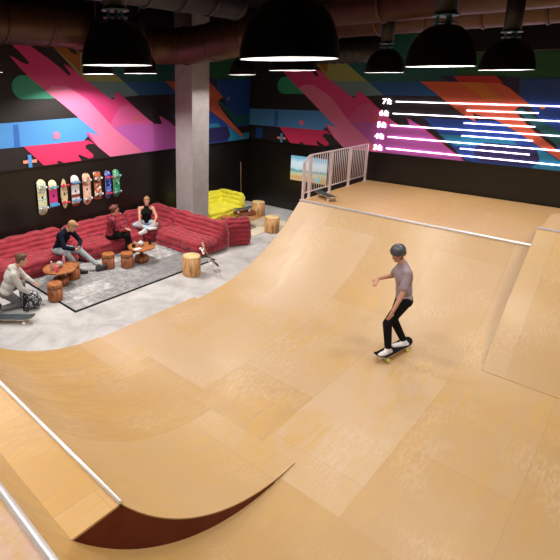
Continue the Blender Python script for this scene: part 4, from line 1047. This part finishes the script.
# woman in black tank top, cross-legged
wt, I = person('woman in black tank top and pale jeans sitting cross-legged on the corner sofa', dict(pelvis=(7.55, 9.34, .46), neck=(7.51, 9.29, .895), head=(7.485, 9.235, 1.045), shL=(7.625, 9.17, .85), shR=(7.385, 9.41, .85), elL=(7.60, 9.00, .655), elR=(7.27, 9.28, .655),
    haL=(7.41, 8.86, .60), haR=(7.13, 9.10, .60), knL=(7.52, 8.93, .49), knR=(7.10, 9.27, .49), anL=(7.17, 8.97, .43), anR=(7.32, 8.96, .44)),
    M['skin'], (-.55, -.80, .0), (0, 0, 1), ('tank_top', M['black_cloth']), 0, ('jeans', M['jeans_pale']), (M['white_shoe'], M['white_shoe']), female=True, k=.93,
    hands=(((-.5, -.5, -.5), (0, 0, -1), .5), ((-.2, -.5, -.6), (0, 0, -1), .5)), toes=((-.85, .1, -.1), (.9, -.2, -.05)))
hair(wt, I, M['hair_blond'], 'updo')
# kneeling person in hoodie
kn, I = person('person in pale grey hoodie kneeling on the floor over a backpack', dict(pelvis=(3.20, 8.00, .36), neck=(3.34, 7.86, .80), head=(3.455, 7.80, .945), shL=(3.24, 7.70, .76), shR=(3.42, 8.02, .76), elL=(3.33, 7.66, .49), elR=(3.56, 7.98, .55),
    haL=(3.50, 7.72, .33), haR=(3.66, 7.86, .44), knR=(3.58, 8.16, .36), anR=(3.54, 8.12, .095), knL=(3.44, 7.93, .07), anL=(3.05, 7.98, .085)),
    M['skin'], (.88, -.30, -.25), (.25, 0, .95), ('hoodie', M['hoodie']), 1.93, ('trousers', M['grey_trousers']), (M['black_leather'], M['black_leather']), fat=1.08,
    hands=(((.6, .1, -.7), (.5, .2, .3), .6), ((.6, -.5, -.5), (0, 0, -1), .6)), toes=((-.75, .05, -.5), (.9, -.1, 0)), k=.98)
hair(kn, I, M['hair_brown'], 'short')
b = MB(); H_ = I['H']; b.ell(lerp(I['J']['neck'], H_, .05)-I['f']*.055+Vector((0, 0, .0)), (I['sd'], I['f'], I['u']), (.105, .07, .06)); b.cone(I['J']['neck']-I['fr']*.02+I['sh']*.08, I['J']['neck']-I['fr']*.02-I['sh']*.08, .05, .05); unite(b, 'hood', M['hoodie'], kn)
# backpack
root = empty('backpack', (3.55, 7.79, 0), 'black and white patterned backpack on the floor before the kneeling person', 'backpack', rz=.3)
bpm = art('backpack_pattern', 'swirl', (.012, .012, .014), (.05, .06, .09), (.62, .63, .66), (.015, .015, .018), sc=7, rough=.7)
c0 = Vector((3.55, 7.79, 0)); ax = (Vector((.95, .3, 0)), Vector((-.3, .95, 0)), Vector((0, 0, 1)))
b = MB(); b.ell(c0+Vector((0, 0, .17)), ax, (.15, .19, .165)); b.ell(c0+Vector((0, 0, .10)), ax, (.16, .20, .10)); b.ell(c0+Vector((-.04, 0, .26)), ax, (.10, .15, .10)); unite(b, 'bag_body', bpm, root)
b = MB(); b.ell(c0+Vector((.12, .04, .11)), ax, (.06, .13, .09)); unite(b, 'front_pocket', M['black_cloth'], root)
b = MB(); b.tube([c0+Vector((-.10, -.10, .30)), c0+Vector((-.19, -.12, .20)), c0+Vector((-.20, -.12, .05)), c0+Vector((-.12, -.12, .02))], .014, 8); b.build('strap', M['black_cloth'], root)
b = MB(); b.tube([c0+Vector((-.06, -.03, .34)), c0+Vector((-.05, 0, .385)), c0+Vector((-.06, .03, .34))], .009, 8); b.build('handle', mat('red_handle', (.5, .03, .03), .7), root)
# skater
sk, I = person('skater in dark helmet, mauve grey T-shirt and black trousers riding across the ramp', dict(pelvis=(6.70, 2.385, .925), neck=(6.70, 2.45, 1.425), head=(6.64, 2.52, 1.60), shL=(6.565, 2.34, 1.375), shR=(6.86, 2.52, 1.385), elL=(6.44, 2.32, 1.11), elR=(6.83, 2.64, 1.17),
    haL=(6.29, 2.37, .87), haR=(6.68, 2.80, 1.12), knL=(6.40, 2.47, .60), anL=(6.40, 2.42, .215), knR=(6.68, 2.50, .56), anR=(6.74, 2.33, .235)),
    M['skin2'], (-.80, .35, -.35), (-.2, .1, .95), ('t_shirt', M['tee']), .75, ('trousers', M['black_cloth']), (M['white_shoe'], M['white_shoe']),
    hands=(((-.45, .15, -.75), (.2, .4, 0), .5), ((-.75, -.1, -.35), (0, 0, -1), .3)), toes=((-.95, .30, -.02), (-.80, .60, .0)))
H_, f, u, sd = I['H'], I['f'], I['u'], I['sd']
b = MB(); b.ell(H_+u*.055-f*.010, (sd, f, u), (.098, .118, .092), nu=26, nv=16); b.ell(H_-f*.05+u*.01, (sd, f, u), (.090, .068, .075), nu=20, nv=10); hl = unite(b, 'helmet', M['helmet'], sk, .008, 2)
b = MB(); b.tube([H_+sd*.088+u*.01, H_+sd*.070-u*.06+f*.02, H_-u*.105+f*.035, H_-sd*.070-u*.06+f*.02, H_-sd*.088+u*.01], .006, 6); b.build('chin_strap', M['black_cloth'], sk)
# the skateboard under the skater
a = Vector((6.34, 2.44, 0)); c = Vector((6.78, 2.33, 0)); X_ = (a-c).normalized()
mid = Vector((6.535, 2.39, ZF+.044))
X_ = Vector((X_.x, X_.y, -.075)).normalized(); Y_ = Vector((0, 0, 1)).cross(X_).normalized(); Z_ = X_.cross(Y_)
skateboard('moving skateboard under the skater with pale green wheels', Matrix(((X_.x, Y_.x, Z_.x, mid.x), (X_.y, Y_.y, Z_.y, mid.y), (X_.z, Y_.z, Z_.z, mid.z), (0, 0, 0, 1))), M['maple'], mat('lime_wheel', (.62, .70, .12), .4), Lg=.76, W=.19, top=M['black_cloth'])
